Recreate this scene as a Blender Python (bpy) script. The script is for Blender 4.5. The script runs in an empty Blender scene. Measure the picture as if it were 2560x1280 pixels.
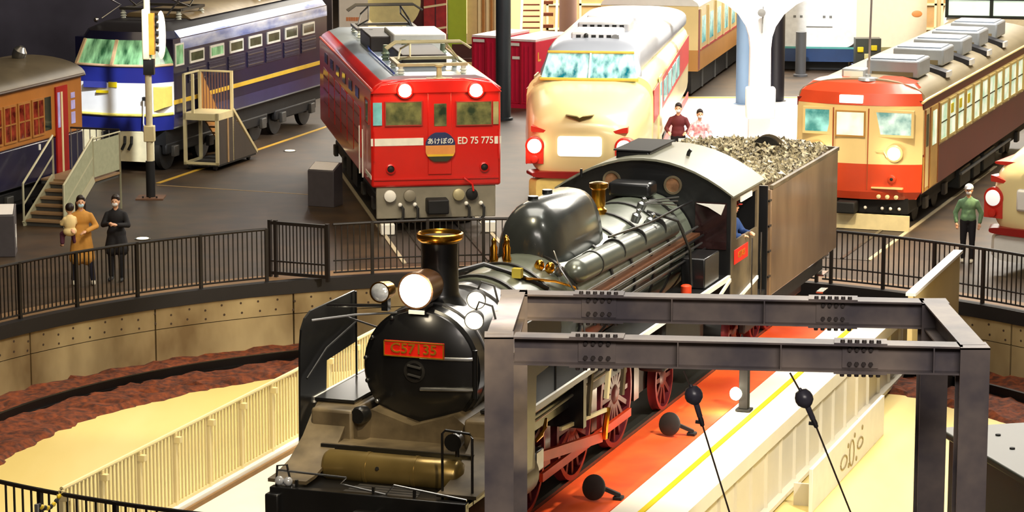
import bpy, bmesh, math, random
from mathutils import Vector, Matrix, Euler
random.seed(7)
S = bpy.context.scene
COL = S.collection
R = math.radians
# ---------------------------------------------------------------- camera, world, lights, exposure
cd = bpy.data.cameras.new('camera'); cam = bpy.data.objects.new('camera', cd); COL.objects.link(cam)
cam.location = (0, 0, 9.45); cam.rotation_euler = (R(90 - 10.045), 0, 0)
cd.sensor_width = 36; cd.lens = 36 * 7000 / 2560; cd.clip_start = 0.5; cd.clip_end = 400
S.camera = cam
W = bpy.data.worlds.new('world'); S.world = W; W.use_nodes = True
bg = W.node_tree.nodes['Background']; bg.inputs[0].default_value = (1.0, 0.82, 0.62, 1); bg.inputs[1].default_value = 0.03
S.view_settings.view_transform = 'Standard'; S.view_settings.look = 'None'
S.view_settings.exposure = 0.0; S.view_settings.gamma = 1.0; S.view_settings.use_curve_mapping = False
S.cycles.max_bounces = 5; S.cycles.diffuse_bounces = 3; S.cycles.glossy_bounces = 3; S.cycles.transmission_bounces = 4
S.cycles.sample_clamp_indirect = 4.0
def _aim(o, tgt):
    o.rotation_euler = (Vector(tgt) - o.location).to_track_quat('-Z', 'Y').to_euler()
def area(loc, tgt, sx, sy, power, col=(1, .9, .75)):
    d = bpy.data.lights.new('ceiling_and_fill_light', 'AREA'); d.shape = 'RECTANGLE'; d.size = sx; d.size_y = sy; d.energy = power; d.color = col
    o = bpy.data.objects.new('ceiling_and_fill_light', d); COL.objects.link(o); o.location = loc; _aim(o, tgt); return o
def spot(loc, tgt, ang, power, col=(1, .9, .75), blend=.35, rad=.25):
    d = bpy.data.lights.new('ceiling_and_fill_spot', 'SPOT'); d.spot_size = R(ang); d.spot_blend = blend; d.energy = power; d.color = col; d.shadow_soft_size = rad
    o = bpy.data.objects.new('ceiling_and_fill_spot', d); COL.objects.link(o); o.location = loc; _aim(o, tgt); return o
WARM = (1, .80, .52); NEUT = (1, .93, .82); COOL = (.88, .94, 1)
area((2, 40, 17), (2, 40, 0), 10, 10, 2700, NEUT)                    # over the turntable
area((12, 62, 15), (10, 60, 0), 10, 14, 6500, NEUT)                  # over the right hand trains
area((-8, 58, 15), (-8, 58, 0), 8, 10, 600, WARM)                    # dim left bay
area((6, 90, 13), (6, 90, 0), 26, 8, 15000, NEUT)                    # far bay
area((4, 6, 15), (2, 28, 2), 12, 4, 2800, (1, .90, .82))             # added fill from the balcony side for the gantry front
spot((10, 28, 15), (3.3, 40, 0), 32, 13000, NEUT)                    # red deck
spot((-1, 30, 16), (-4.5, 38, -1), 44, 8500, (1, .86, .58))            # pit floor, left
spot((12, 28, 15), (6.0, 38, -1), 34, 7000, (1, .86, .56))           # pit floor, right
spot((-4, 36, 14), (-6, 52, -.6), 46, 3800, (1, .90, .66))            # curved wall, left
spot((5, 66, 15), (5.6, 70, 0), 42, 42000, NEUT)                     # white plaza
spot((8, 50, 11), (2.9, 61, 2.0), 20, 9000, NEUT)                    # cream bonnet, right flank
spot((1, 46, 13), (1.3, 59, 1.8), 12, 1700, (1, .86, .60))           # cream bonnet, nose
spot((-3, 44, 12), (-1.6, 56, 2.0), 16, 4200, WARM)                  # red locomotive face
spot((-4, 50, 12), (-9.0, 64, 1.7), 9, 22000, COOL)                  # blue locomotive face
spot((1, 60, 13), (-6.6, 70, 2.6), 14, 9000, COOL)                   # blue locomotive flank
spot((2, 66, 13), (-2.6, 60, 3.2), 16, 4000, COOL)                   # red locomotive roof
spot((5, 46, 12), (6.8, 56, 1.8), 18, 6000, WARM)                    # express train face
spot((15, 34, 12), (3.4, 45, 2.2), 22, 15000, (1, .88, .70))         # tender and cab flank
spot((6, 36, 15), (1.0, 39, 3.0), 26, 6000, (.96, 1, .88))           # boiler and dome
spot((-3, 60, 12), (-5.4, 67, 0), 22, 7000, WARM)                    # lit aisle
spot((2, 16, 14), (-1.3, 31, 1.4), 11, 9000, (1, .80, .48))          # added fill on the front of the steam engine
spot((0.2, 30, 13), (-.05, 27.5, 4), 8, 15000, NEUT)                    # top of the gantry, left
spot((15, 50, 13), (9.5, 54, 0), 26, 15000, (1, .80, .48))           # floor at the right
spot((-12, 66, 11), (-15, 84, 3), 50, 2600, (.80, .86, 1))           # added spot to brighten the slate wall
spot((6, 68, 13), (9.5, 86, 2), 20, 16000, COOL)                     # added spot to brighten the far white train

# ---------------------------------------------------------------- helpers
def lin(c):
    return tuple(((v / 255) / 12.92 if v / 255 <= .04045 else ((v / 255 + .055) / 1.055) ** 2.4) for v in c)
MATS = {}
def M(name, rgb=(128, 128, 128), rough=.55, metal=0., var=.12, scale=6., bump=0., emit=0., rgb2=None, coat=0., stretch=None):
    if name in MATS: return MATS[name]
    m = bpy.data.materials.new(name); m.use_nodes = True; nt = m.node_tree; b = nt.nodes['Principled BSDF']
    c = lin(rgb); c2 = lin(rgb2) if rgb2 else tuple(v * (1 - var) for v in c)
    tc = nt.nodes.new('ShaderNodeTexCoord'); nz = nt.nodes.new('ShaderNodeTexNoise'); nz.inputs['Scale'].default_value = scale; nz.inputs['Detail'].default_value = 4
    if stretch:
        mp = nt.nodes.new('ShaderNodeMapping'); mp.inputs['Scale'].default_value = stretch
        nt.links.new(tc.outputs['Object'], mp.inputs[0]); nt.links.new(mp.outputs[0], nz.inputs['Vector'])
    else: nt.links.new(tc.outputs['Object'], nz.inputs['Vector'])
    rp = nt.nodes.new('ShaderNodeValToRGB'); rp.color_ramp.elements[0].position = .35; rp.color_ramp.elements[1].position = .68
    rp.color_ramp.elements[0].color = (*c2, 1); rp.color_ramp.elements[1].color = (*c, 1)
    nt.links.new(nz.outputs['Fac'], rp.inputs[0]); nt.links.new(rp.outputs[0], b.inputs['Base Color'])
    b.inputs['Roughness'].default_value = rough; b.inputs['Metallic'].default_value = metal
    if coat: b.inputs['Coat Weight'].default_value = coat; b.inputs['Coat Roughness'].default_value = .12
    if bump:
        bp = nt.nodes.new('ShaderNodeBump'); bp.inputs['Strength'].default_value = bump; bp.inputs['Distance'].default_value = .03
        nt.links.new(nz.outputs['Fac'], bp.inputs['Height']); nt.links.new(bp.outputs[0], b.inputs['Normal'])
    if emit:
        nt.links.new(rp.outputs[0], b.inputs['Emission Color']); b.inputs['Emission Strength'].default_value = emit
    MATS[name] = m; return m
class MB:
    def __init__(s): s.v = []; s.f = []
    def add(s, v, f):
        n = len(s.v); s.v += [tuple(p) for p in v]; s.f += [tuple(i + n for i in q) for q in f]; return s
    def box(s, x0, x1, y0, y1, z0, z1, m=None):
        v = [Vector((x, y, z)) for z in (z0, z1) for y in (y0, y1) for x in (x0, x1)]
        if m is not None: v = [m @ p for p in v]
        return s.add(v, [(0, 2, 3, 1), (4, 5, 7, 6), (0, 1, 5, 4), (2, 6, 7, 3), (0, 4, 6, 2), (1, 3, 7, 5)])
    def bar(s, p, q, w, h):                                    # square bar between two points
        p = Vector(p); q = Vector(q); d = q - p; l = d.length
        m = Matrix.Translation(p) @ d.to_track_quat('Y', 'Z').to_matrix().to_4x4()
        return s.box(-w / 2, w / 2, 0, l, -h / 2, h / 2, m)
    def ring(s, c, ax, r, n, ph=0):
        ax = Vector(ax).normalized(); u = ax.orthogonal().normalized()
        if abs(ax.x) > .99: u = Vector((0, 0, 1))
        elif abs(ax.y) > .99 or abs(ax.z) > .99: u = Vector((1, 0, 0))
        w = ax.cross(u)
        return [Vector(c) + (u * math.cos(2 * math.pi * i / n + ph) + w * math.sin(2 * math.pi * i / n + ph)) * r for i in range(n)]
    def loft(s, rings, cap0=True, cap1=True, closed=True):
        n = len(rings[0]); v = [p for r in rings for p in r]; f = []
        for k in range(len(rings) - 1):
            for i in range(n if closed else n - 1):
                j = (i + 1) % n; f.append((k * n + i, k * n + j, (k + 1) * n + j, (k + 1) * n + i))
        if cap0: f.append(tuple(range(n - 1, -1, -1)))
        if cap1: f.append(tuple((len(rings) - 1) * n + i for i in range(n)))
        return s.add(v, f)
    def cyl(s, p, q, r, r2=None, n=14):
        p = Vector(p); q = Vector(q); r2 = r if r2 is None else r2
        return s.loft([s.ring(p, q - p, r, n), s.ring(q, q - p, r2, n)])
    def lathe(s, o, ax, prof, n=24):                           # prof: (radius, distance along axis)
        o = Vector(o); ax = Vector(ax).normalized()
        return s.loft([s.ring(o + ax * h, ax, max(r, 1e-4), n) for r, h in prof])
    def tube(s, pts, r, n=7):
        pts = [Vector(p) for p in pts]; rings = []
        for i, p in enumerate(pts):
            d = (pts[min(i + 1, len(pts) - 1)] - pts[max(i - 1, 0)])
            rings.append(s.ring(p, d if abs(d.normalized().z) < .999 else Vector((0, .001, 1)), r, n))
        for a in range(1, len(rings)):                         # keep rings aligned
            best = min(range(n), key=lambda k: sum((rings[a][(i + k) % n] - rings[a - 1][i]).length_squared for i in range(n)))
            rings[a] = rings[a][best:] + rings[a][:best]
        return s.loft(rings)
    def prism(s, poly, plane, a, b):                           # polygon in a plane, pushed from a to b
        mk = {'xz': lambda u, v, w: (u, w, v), 'yz': lambda u, v, w: (w, u, v), 'xy': lambda u, v, w: (u, v, w)}[plane]
        n = len(poly); v = [mk(u, t, a) for u, t in poly] + [mk(u, t, b) for u, t in poly]
        return s.add(v, [tuple(range(n)), tuple(range(2 * n - 1, n - 1, -1))] + [(i, n + i, n + (i + 1) % n, (i + 1) % n) for i in range(n)])
    def ball(s, c, r, n=12, m=8):
        rr = (r, r, r) if not hasattr(r, '__len__') else r; rings = []
        for k in range(m + 1):
            t = math.pi * k / m; q = max(math.sin(t), 1e-3)
            rings.append([Vector((c[0] + rr[0] * q * math.cos(2 * math.pi * i / n), c[1] + rr[1] * q * math.sin(2 * math.pi * i / n), c[2] + rr[2] * math.cos(t))) for i in range(n)])
        return s.loft(rings)
    def build(s, name, mat, parent=None, world=False, smooth=40, bevel=0, label=None):
        me = bpy.data.meshes.new(name)
        if world and parent is not None:
            mi = parent.matrix_basis.inverted()
            vs = [mi @ Vector(p) for p in s.v]
        else: vs = s.v
        me.from_pydata([tuple(p) for p in vs], [], s.f); bm = bmesh.new(); bm.from_mesh(me)
        bmesh.ops.recalc_face_normals(bm, faces=bm.faces); bm.to_mesh(me); bm.free()
        if smooth:
            me.shade_smooth(); me.set_sharp_from_angle(angle=R(smooth))
        me.materials.append(mat); o = bpy.data.objects.new(name, me); COL.objects.link(o); o.parent = parent
        if bevel:
            b = o.modifiers.new('bevel', 'BEVEL'); b.width = bevel; b.segments = 2; b.limit_method = 'ANGLE'
        if label: o['label'] = label
        return o
def T(name, label, cat, loc=(0, 0, 0), yaw=0., group=None):
    o = bpy.data.objects.new(name, None); COL.objects.link(o); o.location = loc; o.rotation_euler = (0, 0, -R(yaw)); o.empty_display_size = .2
    o['label'] = label; o['category'] = cat
    if group: o['group'] = group
    return o
def tag(o, label, cat, group=None):
    o['label'] = label; o['category'] = cat
    if group: o['group'] = group
    return o
def struct(o): o['kind'] = 'structure'; return o
def cp(src, parent, loc=None, rot=None, scale=None):           # linked copy of one part
    o = src.copy(); COL.objects.link(o); o.parent = parent
    if loc is not None: o.location = loc
    if rot is not None: o.rotation_euler = rot
    if scale is not None: o.scale = scale
    return o
def text(name, body, size, mat, parent, m, depth=.006, align='CENTER', sx=1.):
    cu = bpy.data.curves.new(name, 'FONT'); cu.body = body; cu.size = size; cu.align_x = align; cu.align_y = 'CENTER'; cu.extrude = depth; cu.resolution_u = 3; cu.offset = size * .012
    t = bpy.data.objects.new(name, cu); COL.objects.link(t); bpy.context.view_layer.update()
    me = bpy.data.meshes.new_from_object(t.evaluated_get(bpy.context.evaluated_depsgraph_get())); bpy.data.objects.remove(t); bpy.data.curves.remove(cu)
    me.transform(m @ Matrix.Diagonal((sx, 1, 1, 1))); me.materials.clear(); me.materials.append(mat)
    o = bpy.data.objects.new(name, me); COL.objects.link(o); o.parent = parent; return o
FACE = Matrix.Rotation(R(90), 4, 'X')                            # text that faces -y
def facing(x, y, z): return Matrix.Translation((x, y, z)) @ FACE
def facingx(x, y, z): return Matrix.Translation((x, y, z)) @ Matrix.Rotation(R(90), 4, 'Z') @ FACE
def lamp_light(loc, power, col=(1, .85, .6), parent=None, rad=.08):
    d = bpy.data.lights.new('lamp_light', 'POINT'); d.energy = power; d.color = col; d.shadow_soft_size = rad
    o = bpy.data.objects.new('lamp_light', d); COL.objects.link(o); o.location = loc; o.parent = parent; return o
BLACK = M('black_paint', (30, 30, 30), .38, .0, .3, 3, coat=.3)
IRON = M('dark_iron', (42, 40, 38), .5, .3, .4, 5, .1)
STEEL = M('bare_steel', (150, 150, 150), .3, .9, .2, 6)
CHROME = M('chrome', (220, 220, 220), .12, 1., .05, 4)
BRASS = M('brass', (235, 170, 60), .22, 1., .15, 6)
GLOW = M('lamp_glow', (255, 240, 205), .3, 0, .02, 2, emit=14)
WGLOW = M('warm_glow', (255, 235, 180), .3, 0, .02, 2, emit=7)
GLASSD = M('dark_glass', (28, 46, 42), .06, .0, .5, 2.2, coat=.5)
RAIL = M('railing_black', (32, 27, 25), .45, .2, .2, 8)
WHITE = M('white_paint', (238, 236, 228), .45, 0, .06, 4)
CREAM = M('cream_paint', (236, 220, 168), .4, 0, .08, 3)
GREY = M('grey_paint', (120, 120, 118), .5, 0, .15, 4)
DARK = M('underframe_dark', (22, 22, 24), .6, .2, .4, 4, .1)
RUB = M('rubber', (20, 20, 20), .7)
# ---------------------------------------------------------------- the hall floor and the turntable pit
CX, CY, PR, PZ = .5, 40.9, 10.7, -1.25
def pol(r, a, z): return Vector((CX + r * math.cos(R(a)), CY + r * math.sin(R(a)), z))
FLOOR = M('hall_floor', (76, 58, 38), .48, 0, .25, 1.3, .05, rgb2=(52, 41, 30))
b = MB(); n = 96
b.loft([[pol(PR, 360 * i / n, 0) for i in range(n)], [pol(30, 360 * i / n, 0) for i in range(n)], [pol(95, 360 * i / n, 0) for i in range(n)]], False, False)
struct(b.build('floor', FLOOR))
b = MB(); b.loft([[pol(8.6, 360 * i / n, PZ + .02) for i in range(n)], [pol(.4, 360 * i / n, PZ + .02) for i in range(n)]], False, True)
struct(b.build('floor_pit', M('pit_floor_cream', (240, 218, 146), .6, 0, .10, .5, rgb2=(228, 202, 120), stretch=(1, .25, 1))))
b = MB(); nr = 14; na = 260
rings = []
for k in range(nr + 1):
    r0 = 8.35 + (PR - 8.3) * k / nr
    rings.append([pol(r0 + random.uniform(-.05, .05), 360 * i / na + random.uniform(-.4, .4), PZ + .05 + random.uniform(0, .09) - (.12 if k == 0 else 0)) for i in range(na)])
b.loft(rings, False, False)
o = b.build('ballast_ring', M('ballast', (128, 58, 16), .9, 0, .5, 9, .5, rgb2=(64, 26, 6)), smooth=0)
o['kind'] = 'stuff'; o['label'] = 'reddish brown ballast ring round the foot of the pit wall'; o['category'] = 'ballast'
b = MB()
for rr, w, z0, z1 in ((9.5, .035, PZ + .1, PZ + .24), (9.5, .07, PZ + .06, PZ + .1)):
    P = [[], [], [], []]
    for i in range(181):
        a = 2 * i
        for j, (r_, z_) in enumerate(((rr - w, z0), (rr + w, z0), (rr + w, z1), (rr - w, z1))): P[j].append(pol(r_, a, z_))
    b.loft([[P[j][i] for j in range(4)] for i in range(181)], False, False)
tag(b.build('ring_rail', M('rail_steel_dark', (26, 24, 24), .4, .6, .2, 5)), 'black circular running rail on the brown ballast of the pit', 'rail')
# pit wall: two rows of concrete panels with recessed joints
wall = struct(MB().loft([[pol(PR + .10, 360 * i / n, -.2) for i in range(n)], [pol(PR + .10, 360 * i / n, PZ) for i in range(n)]], False, False).build('wall_pit', M('joint_dark', (70, 58, 40), .9)))
CONC = M('pit_concrete', (172, 152, 108), .75, 0, .25, .9, .08, rgb2=(108, 86, 50), stretch=(1, 1, .55))
def arcpanel(a0, a1, r, z0, z1, t=.1, seg=6):
    q = MB(); A = [a0 + (a1 - a0) * i / seg for i in range(seg + 1)]
    q.loft([[pol(r, a, z0), pol(r + t, a, z0), pol(r + t, a, z1), pol(r, a, z1)] for a in A]); return q
for a in range(-20, 240, 15):
    arcpanel(a + .09, a + 14.91, PR, PZ - .02, -.60).build('panel', CONC, wall)
    arcpanel(a + .09, a + 14.91, PR, -.585, -.20).build('panel', CONC, wall)
b = MB()
for a in [x * 1.9 - 20 for x in range(130)]:
    for zz in ((-.30, -.48) if int(a * 7) % 3 else (-.36, -.52)):
        p = pol(PR - .004, a + random.uniform(-.15, .15), zz); d = (p - pol(0, 0, zz)).normalized(); b.cyl(p, p + d * .03, .022, .03, 8)
o = b.build('tie_hole', M('hole_dark', (60, 44, 28), .9), wall); o['kind'] = 'stuff'
struct(arcpanel(-25, 265, PR - .03, -.21, .03, .2, 96).build('trim_1', M('edge_steel', (24, 20, 20), .6, .1, .2, 5)))
struct(arcpanel(-25, 265, PR + .16, .001, .012, .62, 96).build('trim_4', M('kerb_tan', (146, 112, 76), .6, 0, .15, 2)))
# ---------------------------------------------------------------- railings round the pit
def railing(name, label, a0, a1, step, post, r=PR + .12, h=1.0, mat=RAIL, mid=None, group='railings round the turntable pit', bw=.018):
    t = T(name, label, 'railing', pol(r, (a0 + a1) / 2, 0), 0, group)
    N = max(4, int(abs(a1 - a0) / 1.5)); A = [a0 + (a1 - a0) * i / N for i in range(N + 1)]
    off = Vector(t.location)
    MB().tube([pol(r, a, h) - off for a in A], .028, 8).build('top_rail', mat, t)
    MB().tube([pol(r, a, .1) - off for a in A], .018, 6).build('bottom_rail', mat, t)
    if mid: MB().tube([pol(r, a, mid) - off for a in A], .016, 6).build('middle_rail', mat, t)
    bal = MB().box(-bw / 2, bw / 2, -bw / 2, bw / 2, .1, h).build('baluster', mat, t, smooth=0)
    pst = MB().box(-.028, .028, -.028, .028, 0, h + .02).build('post', mat, t, smooth=0)
    k = 0; a = a0; first = True; nb = 0
    while a <= a1 + 1e-6:
        src = pst if k % post == 0 else bal; p = pol(r, a, 0) - off
        if k == 0: pst.location = p; pst.rotation_euler = (0, 0, R(a))
        elif src is bal and nb == 0: bal.location = p; bal.rotation_euler = (0, 0, R(a)); nb = 1
        else: cp(src, t, p, (0, 0, R(a)))
        k += 1; a += step
    return t
railing('guard_railing', 'black guard railing curving from the left edge towards the closed gate', 117.5, 156, .5, 14)
railing('guard_railing', 'black guard railing behind the chimney, in front of the red locomotive', 62, 110.6, .62, 9, mid=.32)
railing('guard_railing', 'black guard railing on the right, below the person in green', 33, 61.4, .55, 10, mid=.32)
railing('guard_railing', 'black guard railing in the bottom left corner, nearest the viewer', 224, 262, .75, 8, bw=.02)
g = T('railing_gate', 'closed black double gate in the far left guard railing', 'gate', pol(PR + .2, 114, 0), 24)
for z0, z1 in ((1.0, 1.06), (.06, .12), (.30, .33)): MB().box(-.62, .62, -.03, .03, z0, z1).build('gate_rail', RAIL, g, smooth=0)
for x in (-.60, -.48, .60): MB().box(x - .03, x + .03, -.035, .035, 0, 1.08).build('gate_post', RAIL, g, smooth=0)
bb = MB().box(-.009, .009, -.009, .009, .1, 1.02).build('baluster', RAIL, g, smooth=0); bb.location = (-.4, 0, 0)
for i in range(1, 14): cp(bb, g, (-.4 + .073 * i, 0, 0))
# ---------------------------------------------------------------- the turntable bridge
LX, LY, LYAW = -1.081, 32.52, 19.137
tt = T('turntable_bridge', 'turntable bridge with red strip, yellow line and white ribbed girder', 'turntable', (LX, LY, 0), LYAW)
Y0, Y1 = -2.2, 17.6
DECKW = M('deck_white', (234, 230, 214), .55, 0, .05, 2)
MB().box(-3.75, 2.40, Y0, Y1, -.16, -.012).build('deck_slab', DECKW, tt)
MB().box(.60, 1.50, Y0, Y1, -.012, .004).build('red_strip', M('red_carpet', (248, 100, 30), .8, 0, .12, 1.2, rgb2=(238, 78, 20)), tt)
MB().box(1.85, 1.93, Y0, Y1, -.012, .006).build('yellow_line', M('yellow_line', (232, 200, 0), .9, 0, .04, 3), tt)
for sx in (-.56, .56):
    MB().box(sx - .035, sx + .035, Y0, Y1, -.012, .05).build('rail', M('rail_steel', (110, 104, 98), .35, .8, .2, 5), tt)
MB().box(-.5, .5, Y0, Y1, -.012, .01).build('track_bed', M('track_bed', (34, 34, 30), .7), tt)
GW = M('girder_white', (222, 216, 198), .55, 0, .07, 1.5)
gd = MB().box(2.24, 2.34, 1.2, Y1, -1.12, -.16).build('girder', GW, tt)
MB().box(2.14, 2.46, 1.2, Y1, -1.17, -1.11).build('girder_flange', GW, tt)
MB().box(2.2, 2.44, Y0, Y1, -.22, -.013).build('deck_edge', DECKW, tt)
rb = MB().box(2.34, 2.385, -.015, .015, -1.11, -.22).build('girder_rib', GW, tt, smooth=0); rb.location = (0, 1.5, 0)
for i in range(1, 19): cp(rb, tt, (0, 1.5 + .87 * i, 0))
MB().box(-2.3, -2.2, Y0, Y1, -1.12, -.16).build('girder', GW, tt)
for yy in (2.2, Y1 - .9):                                       # running wheels under the bridge
    for xx in (-2.2, 2.3): MB().cyl((xx - .1, yy, PZ + .5), (xx + .1, yy, PZ + .5), .28, n=20).build('carrier_wheel', IRON, tt)
MB().box(1.4, 2.2, Y1 - 1.4, Y1 - .4, -1.1, -.3).build('drive_box', DARK, tt, bevel=.03)
# low white cover panel with the line emblem
pn = T('cover_panel', 'low white cover panel with a thin grey looped emblem on the pit floor', 'panel', (LX, LY, 0), LYAW)
MB().box(2.9, 2.96, 7.95, 13.0, PZ + .02, -.58).build('board', WHITE, pn, bevel=.01)
for y in (8.3, 10.4, 12.6): MB().box(2.6, 2.9, y, y + .05, PZ + .02, -.9).build('foot_bracket', GW, pn)
EMB = M('emblem_grey', (150, 135, 95), .6)
def emb(yc, zc, ry, rz):
    MB().tube([(2.966, yc + ry * math.cos(t * math.pi / 8), zc + rz * math.sin(t * math.pi / 8)) for t in range(17)], .013, 6).build('emblem_loop', EMB, pn)
for yc, zc, ry, rz in ((10.0, -.97, .22, .10), (10.55, -.95, .16, .2), (11.15, -.93, .2, .08)): emb(yc, zc, ry, rz)
for yc, zc in ((10.3, -.78), (10.75, -.72), (10.35, -1.1), (10.9, -1.12), (11.3, -.72)): MB().cyl((2.96, yc, zc), (2.972, yc, zc), .04, n=10).build('emblem_dot', EMB, pn)
# solid white parapet at the far right end of the bridge
pp = T('parapet', 'sloping white topped parapet beyond the gantry, right of the turntable', 'parapet', (LX, LY, 0), LYAW)
MB().box(3.2, 3.4, 15.6, 17.2, PZ + .02, -.12).build('pedestal', DARK, pp)
MB().box(3.26, 3.34, 13.2, 17.4, -.12, 1.02).build('parapet_board', M('parapet_beige', (206, 186, 132), .6, 0, .08, 1), pp)
MB().box(3.22, 3.38, 13.2, 17.45, 1.02, 1.07).build('coping', WHITE, pp)
# white picket fence along the left of the bridge
wf = T('bridge_fence', 'white picket fence along the left edge of the turntable bridge', 'fence', (LX, LY, 0), LYAW)
FW = M('fence_white', (238, 220, 162), .5, 0, .06, 3); FX = -3.70; f0, f1 = -2.1, 16.9
MB().tube([(FX, f0, 1.06), (FX, f1, 1.06)], .028, 8).build('top_rail', FW, wf)
MB().box(FX - .02, FX + .02, f0, f1, .10, .14).build('bottom_rail', FW, wf)
MB().box(FX - .08, FX + .10, f0, f1, -.012, .10).build('kerb', WHITE, wf)
MB().box(FX + .10, FX + .14, f0, f1, -.012, .05).build('kerb_brown_strip', M('kerb_brown', (140, 104, 58), .7), wf)  # brown strip along the inner foot of the kerb
fb = MB().box(-.012, .012, -.012, .012, .12, 1.05).build('picket', FW, wf, smooth=0); fb.location = (FX, f0 + .1, 0)
fp = MB().box(-.03, .03, -.03, .03, .0, 1.05).box(-.05, .09, -.035, .035, .92, 1.0).build('post', FW, wf, smooth=0, bevel=.006); fp.location = (FX, f0, 0)
k = 0; y = f0 + .2
while y < f1:
    k += 1
    cp(fp if k % 10 == 9 else fb, wf, (FX, y, 0)); y += .1
ch = T('chain_barrier', 'short yellow and black plastic chain at the near end of the white fence', 'chain', (LX, LY, 0), LYAW)
for i in range(9):
    yy = f0 - .55 + i * .07; zz = 1.03 - .10 * math.sin(math.pi * i / 8) - .03 * (8 - i) / 8
    MB().ball((FX + .0, yy, zz), (.02, .05, .03), 8, 6).build('chain_link', M('chain_yellow', (235, 200, 30), .5) if i % 2 else RUB, ch)
MB().box(FX - .02, FX + .02, f0 - .62, f0 - .58, 0, 1.03).build('end_post', GREY, ch)
# ---------------------------------------------------------------- round black spotlights standing on the red strip
def floor_spot(x, y, label, r=.17):
    t = T('floor_spotlight', label, 'spotlight', (LX, LY, 0), LYAW, 'round black spotlights on the red strip')
    u = Vector((-.25, -.93, .28)).normalized(); c = Vector((x, y, .18))
    MB().lathe(c, u, [(r * .55, -.06), (r * .9, -.03), (r, 0), (r, .02), (r * .93, .03), (.01, .032)], 28).build('lamp_disc', M('lamp_back', (52, 48, 44), .55, .1, .2, 9), t)
    MB().bar(c + Vector((.06, .06, .0)), c + Vector((.30, .16, -.12)), .08, .05).build('arm', RUB, t)
    MB().box(x + .22, x + .34, y + .09, y + .23, .004, .05).build('foot', RUB, t, bevel=.01)
floor_spot(1.16, 3.2, 'round black spotlight on the red strip, nearest the viewer')
floor_spot(1.12, 6.9, 'round black spotlight on the red strip, halfway along, beside the hanging wire')
bl = T('bollard_lamp', 'black post with a glowing lamp where red strip meets white deck', 'lamp', (LX, LY, 0), LYAW)
MB().box(1.60, 1.82, 8.72, 8.92, 0, .03).build('base_plate', RUB, bl)
MB().box(1.64, 1.78, 8.76, 8.88, .03, .74).build('post', RUB, bl, bevel=.01)
MB().lathe((1.60, 8.74, .26), (-.4, -.9, .1), [(.07, -.06), (.10, 0), (.09, .03), (.01, .035)], 20).build('lamp_lens', GLOW, bl)
o = lamp_light((1.50, 8.52, .28), 25, parent=bl)
# ---------------------------------------------------------------- steel gantry in the foreground
GA = M('gantry_steel', (156, 142, 132), .5, .2, .25, 1.6, .05, rgb2=(98, 92, 98))
ga = T('steel_gantry', 'grey bolted steel gantry of wide flange beams and posts in the foreground', 'gantry', (0, 26.3, 0))
ZT = 4.0; FL = Vector((-.125, 26.45, 0)); FRt = Vector((4.365, 25.95, 0)); RL = Vector((.02, 28.62, 0)); RRt = Vector((4.32, 28.14, 0))
def hbeam(name, p, q, h, w, tf=.018, tw=.014, up=Vector((0, 0, 1))):
    d = (q - p); l = d.length; d.normalize(); side = d.cross(up).normalized(); m = Matrix((( *side, 0), (*d, 0), (*up, 0), (0, 0, 0, 1))).transposed(); m = Matrix.Translation(p) @ m
    g_ = MB(); g_.box(-w / 2, w / 2, 0, l, h / 2 - tf, h / 2, m); g_.box(-w / 2, w / 2, 0, l, -h / 2, -h / 2 + tf, m); g_.box(-tw / 2, tw / 2, 0, l, -h / 2 + tf, h / 2 - tf, m)
    return g_.build(name, GA, ga, world=True, smooth=0), m, l
BH = .275
zc = ZT - BH / 2
def up(p, z): return Vector((p.x, p.y, z))
for p in (FL, FRt, RL, RRt):
    hbeam('post', up(p, 0), up(p, ZT - .005), .28, .28, up=Vector((.0, 1, 0)) if p in (FL, FRt) else Vector((0, 1, 0)))
    MB().box(p.x - .14, p.x + .14, p.y - .14, p.y + .14, ZT - .02, ZT).build('post_cap', GA, ga, world=True, smooth=0)
bolt = None
def bolts(plate, pts, axis):
    global bolt
    for p in pts:
        if bolt is None:
            bolt = MB().cyl((0, 0, 0), (0, 0, .03), .024, .02, 6).build('bolt', M('bolt_steel', (84, 76, 74), .5, .4, .2, 9), plate, smooth=0); o = bolt
        else: o = cp(bolt, plate)
        o.location = ga.matrix_basis.inverted() @ p; o.rotation_euler = Vector(axis).to_track_quat('Z', 'Y').to_euler()
def longbeam(p, q, splices, stiff, h=BH):
    o, m, l = hbeam('beam', up(p, zc), up(q, zc), h, .24)
    d = (q - p).normalized(); fr = Vector((d.y, -d.x, 0))
    if fr.y > 0: fr = -fr
    for s0, s1 in splices:
        c = p + d * (s0 + s1) / 2; ang = math.atan2(d.y, d.x); hw = (s1 - s0) / 2
        mm = Matrix.Translation(up(c, zc)) @ Matrix.Rotation(ang, 4, 'Z')
        pl = MB().box(-hw, hw, -.024, -.007, -h / 2 + .03, h / 2 - .03, mm).build('splice_plate', GA, ga, world=True, smooth=0)
        bolts(pl, [mm @ Vector((-hw + .07 + (2 * hw - .14) * i / 3, -.024, z)) for i in range(4) for z in (-.07, .07)], fr)
        for sgn in (1, -1):
            z0, z1 = sorted((sgn * h / 2, sgn * (h / 2 + .014)))
            ft = MB().box(-hw - .08, hw + .08, -.12, .12, z0, z1, mm).build('splice_plate', GA, ga, world=True, smooth=0)
            bolts(ft, [mm @ Vector((-hw + .0 + (2 * hw) * i / 5, yy, sgn * (h / 2 + .012))) for i in range(6) for yy in (-.085,)], (0, 0, sgn))
    for s_ in stiff:
        c = p + d * s_; mm = Matrix.Translation(up(c, zc)) @ Matrix.Rotation(math.atan2(d.y, d.x), 4, 'Z')
        MB().box(-.006, .006, -.12, .12, -h / 2 + .018, h / 2 - .018, mm).build('stiffener', GA, ga, world=True, smooth=0)
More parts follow.
